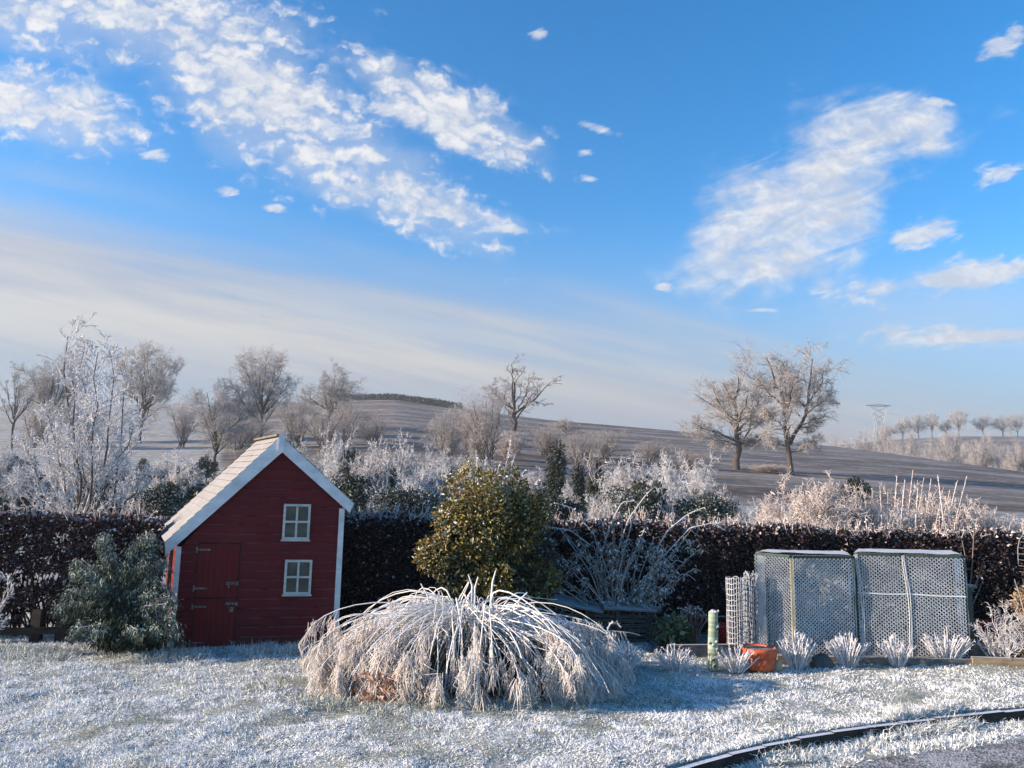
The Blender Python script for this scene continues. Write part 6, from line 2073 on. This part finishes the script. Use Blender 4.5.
near = ((858, 428, 30, 330, 'dome', 'hazy round tree beyond the field edge left of the pylon'), (884, 426, 24, 320, 'round', 'hazy tree beyond the field edge below the pylon'), (838, 432, 26, 340, 'multi', 'hazy tree half hidden by the right big hedgerow tree'),
        (913, 428, 22, 290, 'tall', 'dark-stemmed hazy tree on the far field edge right of the pylon'), (951, 431, 30, 265, 'round', 'hazy tree with thick stem in the middle of the far field edge'), (983, 431, 30, 245, 'dome', 'ivied hazy tree on the far field edge, second from the right'),
        (1018, 438, 30, 235, 'dome', 'hazy tree on the far field edge at the right edge of the picture'), (932, 438, 26, 300, 'multi', 'low hazy bushy tree between the dark-stemmed and thick-stemmed trees'), (968, 440, 24, 285, 'multi', 'low hazy bushy tree right of the thick-stemmed tree'),
        (1002, 442, 26, 270, 'multi', 'low hazy bushy tree between the two rightmost field-edge trees'), (898, 436, 20, 310, 'multi', 'low hazy bushy tree between the pylon tree and the dark-stemmed tree'), (870, 436, 22, 335, 'multi', 'low hazy bushy tree between the round tree and the pylon tree'))
for px, pt, w, Y, key, lab in near:
    tree_at(key, 'bare_tree', lab, px, pt, w, Y, px * .3, 'hazy trees along the far field edge')

# pylon and its line
M_PYLON = principled('galvanised pylon steel', lambda T: {'Base Color': (0.34, 0.36, 0.38), 'Roughness': 0.6, 'Metallic': 0.3})
Yp = 600
pp = land_pt(880, 440, Yp)
t_ = thing('pylon', 'distant electricity pylon rising above the far trees', 'pylon', tuple(pp))
k = Yp / F_PX
hT = at(880, 404, Yp).z - pp.z
b = MB()
w_ = .24
for sx in (-1, 1):
    for sy in (-1, 1):
        b.tubes(resample([(sx * 6.5, sy * 3, -1), (sx * 2.2, sy * 1.6, hT * .55), (sx * 6.5, sy * 1.2, hT * .95)], 10), w_, 4, 0, .5)
for i, z in enumerate(np.linspace(.06, .52, 7)):
    wd = 6.5 + (2.2 - 6.5) * z / .55
    z2 = z + .07
    wd2 = 6.5 + (2.2 - 6.5) * z2 / .55
    for sy in (-2, 2):
        b.tubes([[(-wd, sy, z * hT), (wd2, sy, z2 * hT)], [(wd, sy, z * hT), (-wd2, sy, z2 * hT)]], w_ * .7, 3, 0, .5)
for z, z2 in ((.58, .68), (.68, .79), (.79, .94)):
    f = lambda q: 2.2 + (q - .55) / .40 * 4.3
    for sy in (-1.3, 1.3):
        b.tubes([[(-f(z), sy, z * hT), (f(z2), sy, z2 * hT)], [(f(z), sy, z * hT), (-f(z2), sy, z2 * hT)]], w_ * .7, 3, 0, .5)
b.build('lattice_legs', M_PYLON, t_)
b = MB()
for sy in (-1.2, 1.2):
    b.tubes([[(-9.5, sy * .3, hT * .965), (0, sy, hT * .95), (9.5, sy * .3, hT * .965)], [(-9.5, sy * .3, hT * .97), (0, sy, hT * .985), (9.5, sy * .3, hT * .97)]], w_, 4, 0, .5)
b.build('cross_arm', M_PYLON, t_)
b = MB()
q0 = np.array(at(886, 410, Yp))
for dx in (0, 4):
    a_, c_ = q0 + [dx, 0, -2], np.array(at(1180, 423, 540))
    s_ = np.linspace(0, 1, 24)[:, None]
    P = a_ * (1 - s_) + c_ * s_ - np.array([0, 0, 14]) * (4 * s_ * (1 - s_))
    b.tubes(P, .07, 3, 0, .5)
tag(b.build('power_line', M_PYLON), 'power line sagging from the distant pylon to the right', 'power line')

# ---- the frosted small garden tree left of the playhouse
rng = np.random.default_rng(161)
Yt = 10.6
tb = np.array(at(76, 600, Yt)) * [1, 1, 0]
t_ = thing('garden_tree', 'small hoar-frosted bare tree with long upright shoots behind the copper hedge', 'tree', tuple(tb))
T_ = lambda *pts: [np.array(at(c, r, Yt + dy)) - tb for c, r, dy in pts]
limbs = [([np.array([0, 0, -.05])] + T_((77, 575, 0), (77, 545, 0), (74, 500, 0), (70, 450, 0), (68, 400, 0), (68, 336, 0)), .040, .006)]
for pts in (((78, 550, 0), (86, 520, .1), (84, 450, .15), (84, 400, .15), (85, 347, .15)), ((77, 545, 0), (70, 510, -.2), (62, 470, -.3), (52, 430, -.35), (46, 405, -.35)), ((78, 555, 0), (95, 520, -.2), (108, 480, -.3), (120, 450, -.3), (133, 428, -.3)),
            ((78, 548, 0), (100, 500, .2), (108, 440, .3), (108, 390, .3), (110, 352, .3)), ((76, 540, 0), (60, 500, .3), (50, 470, .4), (44, 440, .4), (41, 420, .4)), ((78, 560, 0), (102, 535, .1), (124, 505, .2), (140, 486, .2), (150, 470, .2)),
            ((77, 560, 0), (55, 535, .1), (36, 510, .1), (22, 495, .1), (14, 480, .1)), ((78, 550, 0), (92, 500, -.3), (96, 450, -.4), (97, 400, -.4), (98, 352, -.4)), ((76, 530, 0), (80, 480, -.35), (78, 440, -.4), (74, 400, -.4), (72, 380, -.4)),
            ((78, 550, 0), (112, 505, -.1), (122, 460, -.1), (124, 420, -.1), (124, 392, -.1)), ((77, 552, 0), (64, 520, -.4), (40, 490, -.5), (30, 455, -.5), (28, 440, -.5)), ((78, 540, 0), (90, 470, .4), (92, 430, .45), (93, 395, .45))):
    limbs.append((T_(*pts), .020, .005))
lv = grow(rng, limbs, [dict(n=15, ang=(20, 60), len=(.14, .36), up=.35, K=6, wig=.14, r=.55, rmin=.006, t=(.25, .97), tip=.5), dict(n=7, ang=(25, 60), len=(.3, .55), up=.25, K=4, wig=.2, rmin=.0055, t=(.2, 1)), dict(n=3, ang=(25, 60), len=(.4, .7), up=.1, K=3, rmin=.0050, lmin=.05)])
a_, b, l_ = MB(), MB(), MB()
a_.tubes(lv[0][0], lv[0][1], 7, 0, rng.uniform(.25, .5, len(lv[0][0])))
for P, R in lv[1:]:
    b.tubes(P, R, 4, 0, rng.uniform(.35, 1, len(P)))
q = np.concatenate([lv[1][0][:, 1:].reshape(-1, 3), lv[2][0][:, 1:].reshape(-1, 3)])
q = q[rng.random(len(q)) < .45]
l_.leaves(q, nrm(rng.normal(size=q.shape) + [0, 0, .5]), rng.normal(size=q.shape), rng.uniform(.025, .055, len(q)), .017, 0, rng.uniform(.45, 1, len(q)))
a_.build('trunk', tone_mat('frosted garden bark', [(0, (.05, .04, .036)), (.5, (.15, .125, .115)), (1, (.45, .43, .43))], .9, .1, frost_up=(.1, .8, .7, 20)), t_)
b.build('twigs', M_WHITETWIG, t_)
l_.build('frosted_foliage', M_WHITETWIG, t_)
# white twigs at the left edge
twig_bush('frosted_shrub', 'hoar-white twiggy shrub cut by the left edge of the picture', 'shrub', g3(-14, 8.0), 8, (.6, .95), [dict(n=9, ang=(30, 65), len=(.14, .3), up=.15, K=4, rmin=.006), dict(n=8, ang=(30, 70), len=(.3, .6), K=3, rmin=.0055)], M_WHITETWIG, .007, 171, (2, 16), tone=(.3, .85))

# ================================================================== FROST HAZE
def b_haze():
    m = bpy.data.materials.new('pale winter haze')
    m.use_nodes = True
    T = NT(m.node_tree)
    v = T.n('ShaderNodeVolumePrincipled', Color=(0.66, 0.72, 0.80, 1), Density=HAZE, Anisotropy=0.2)
    T.n('ShaderNodeOutputMaterial', Volume=v.outputs[0])
    return m


HAZE = 0.00055
hz_ = MB().box((-1000, -120, -45), (1000, 960, 88)).build('haze', b_haze())
tag(hz_, kind='stuff')
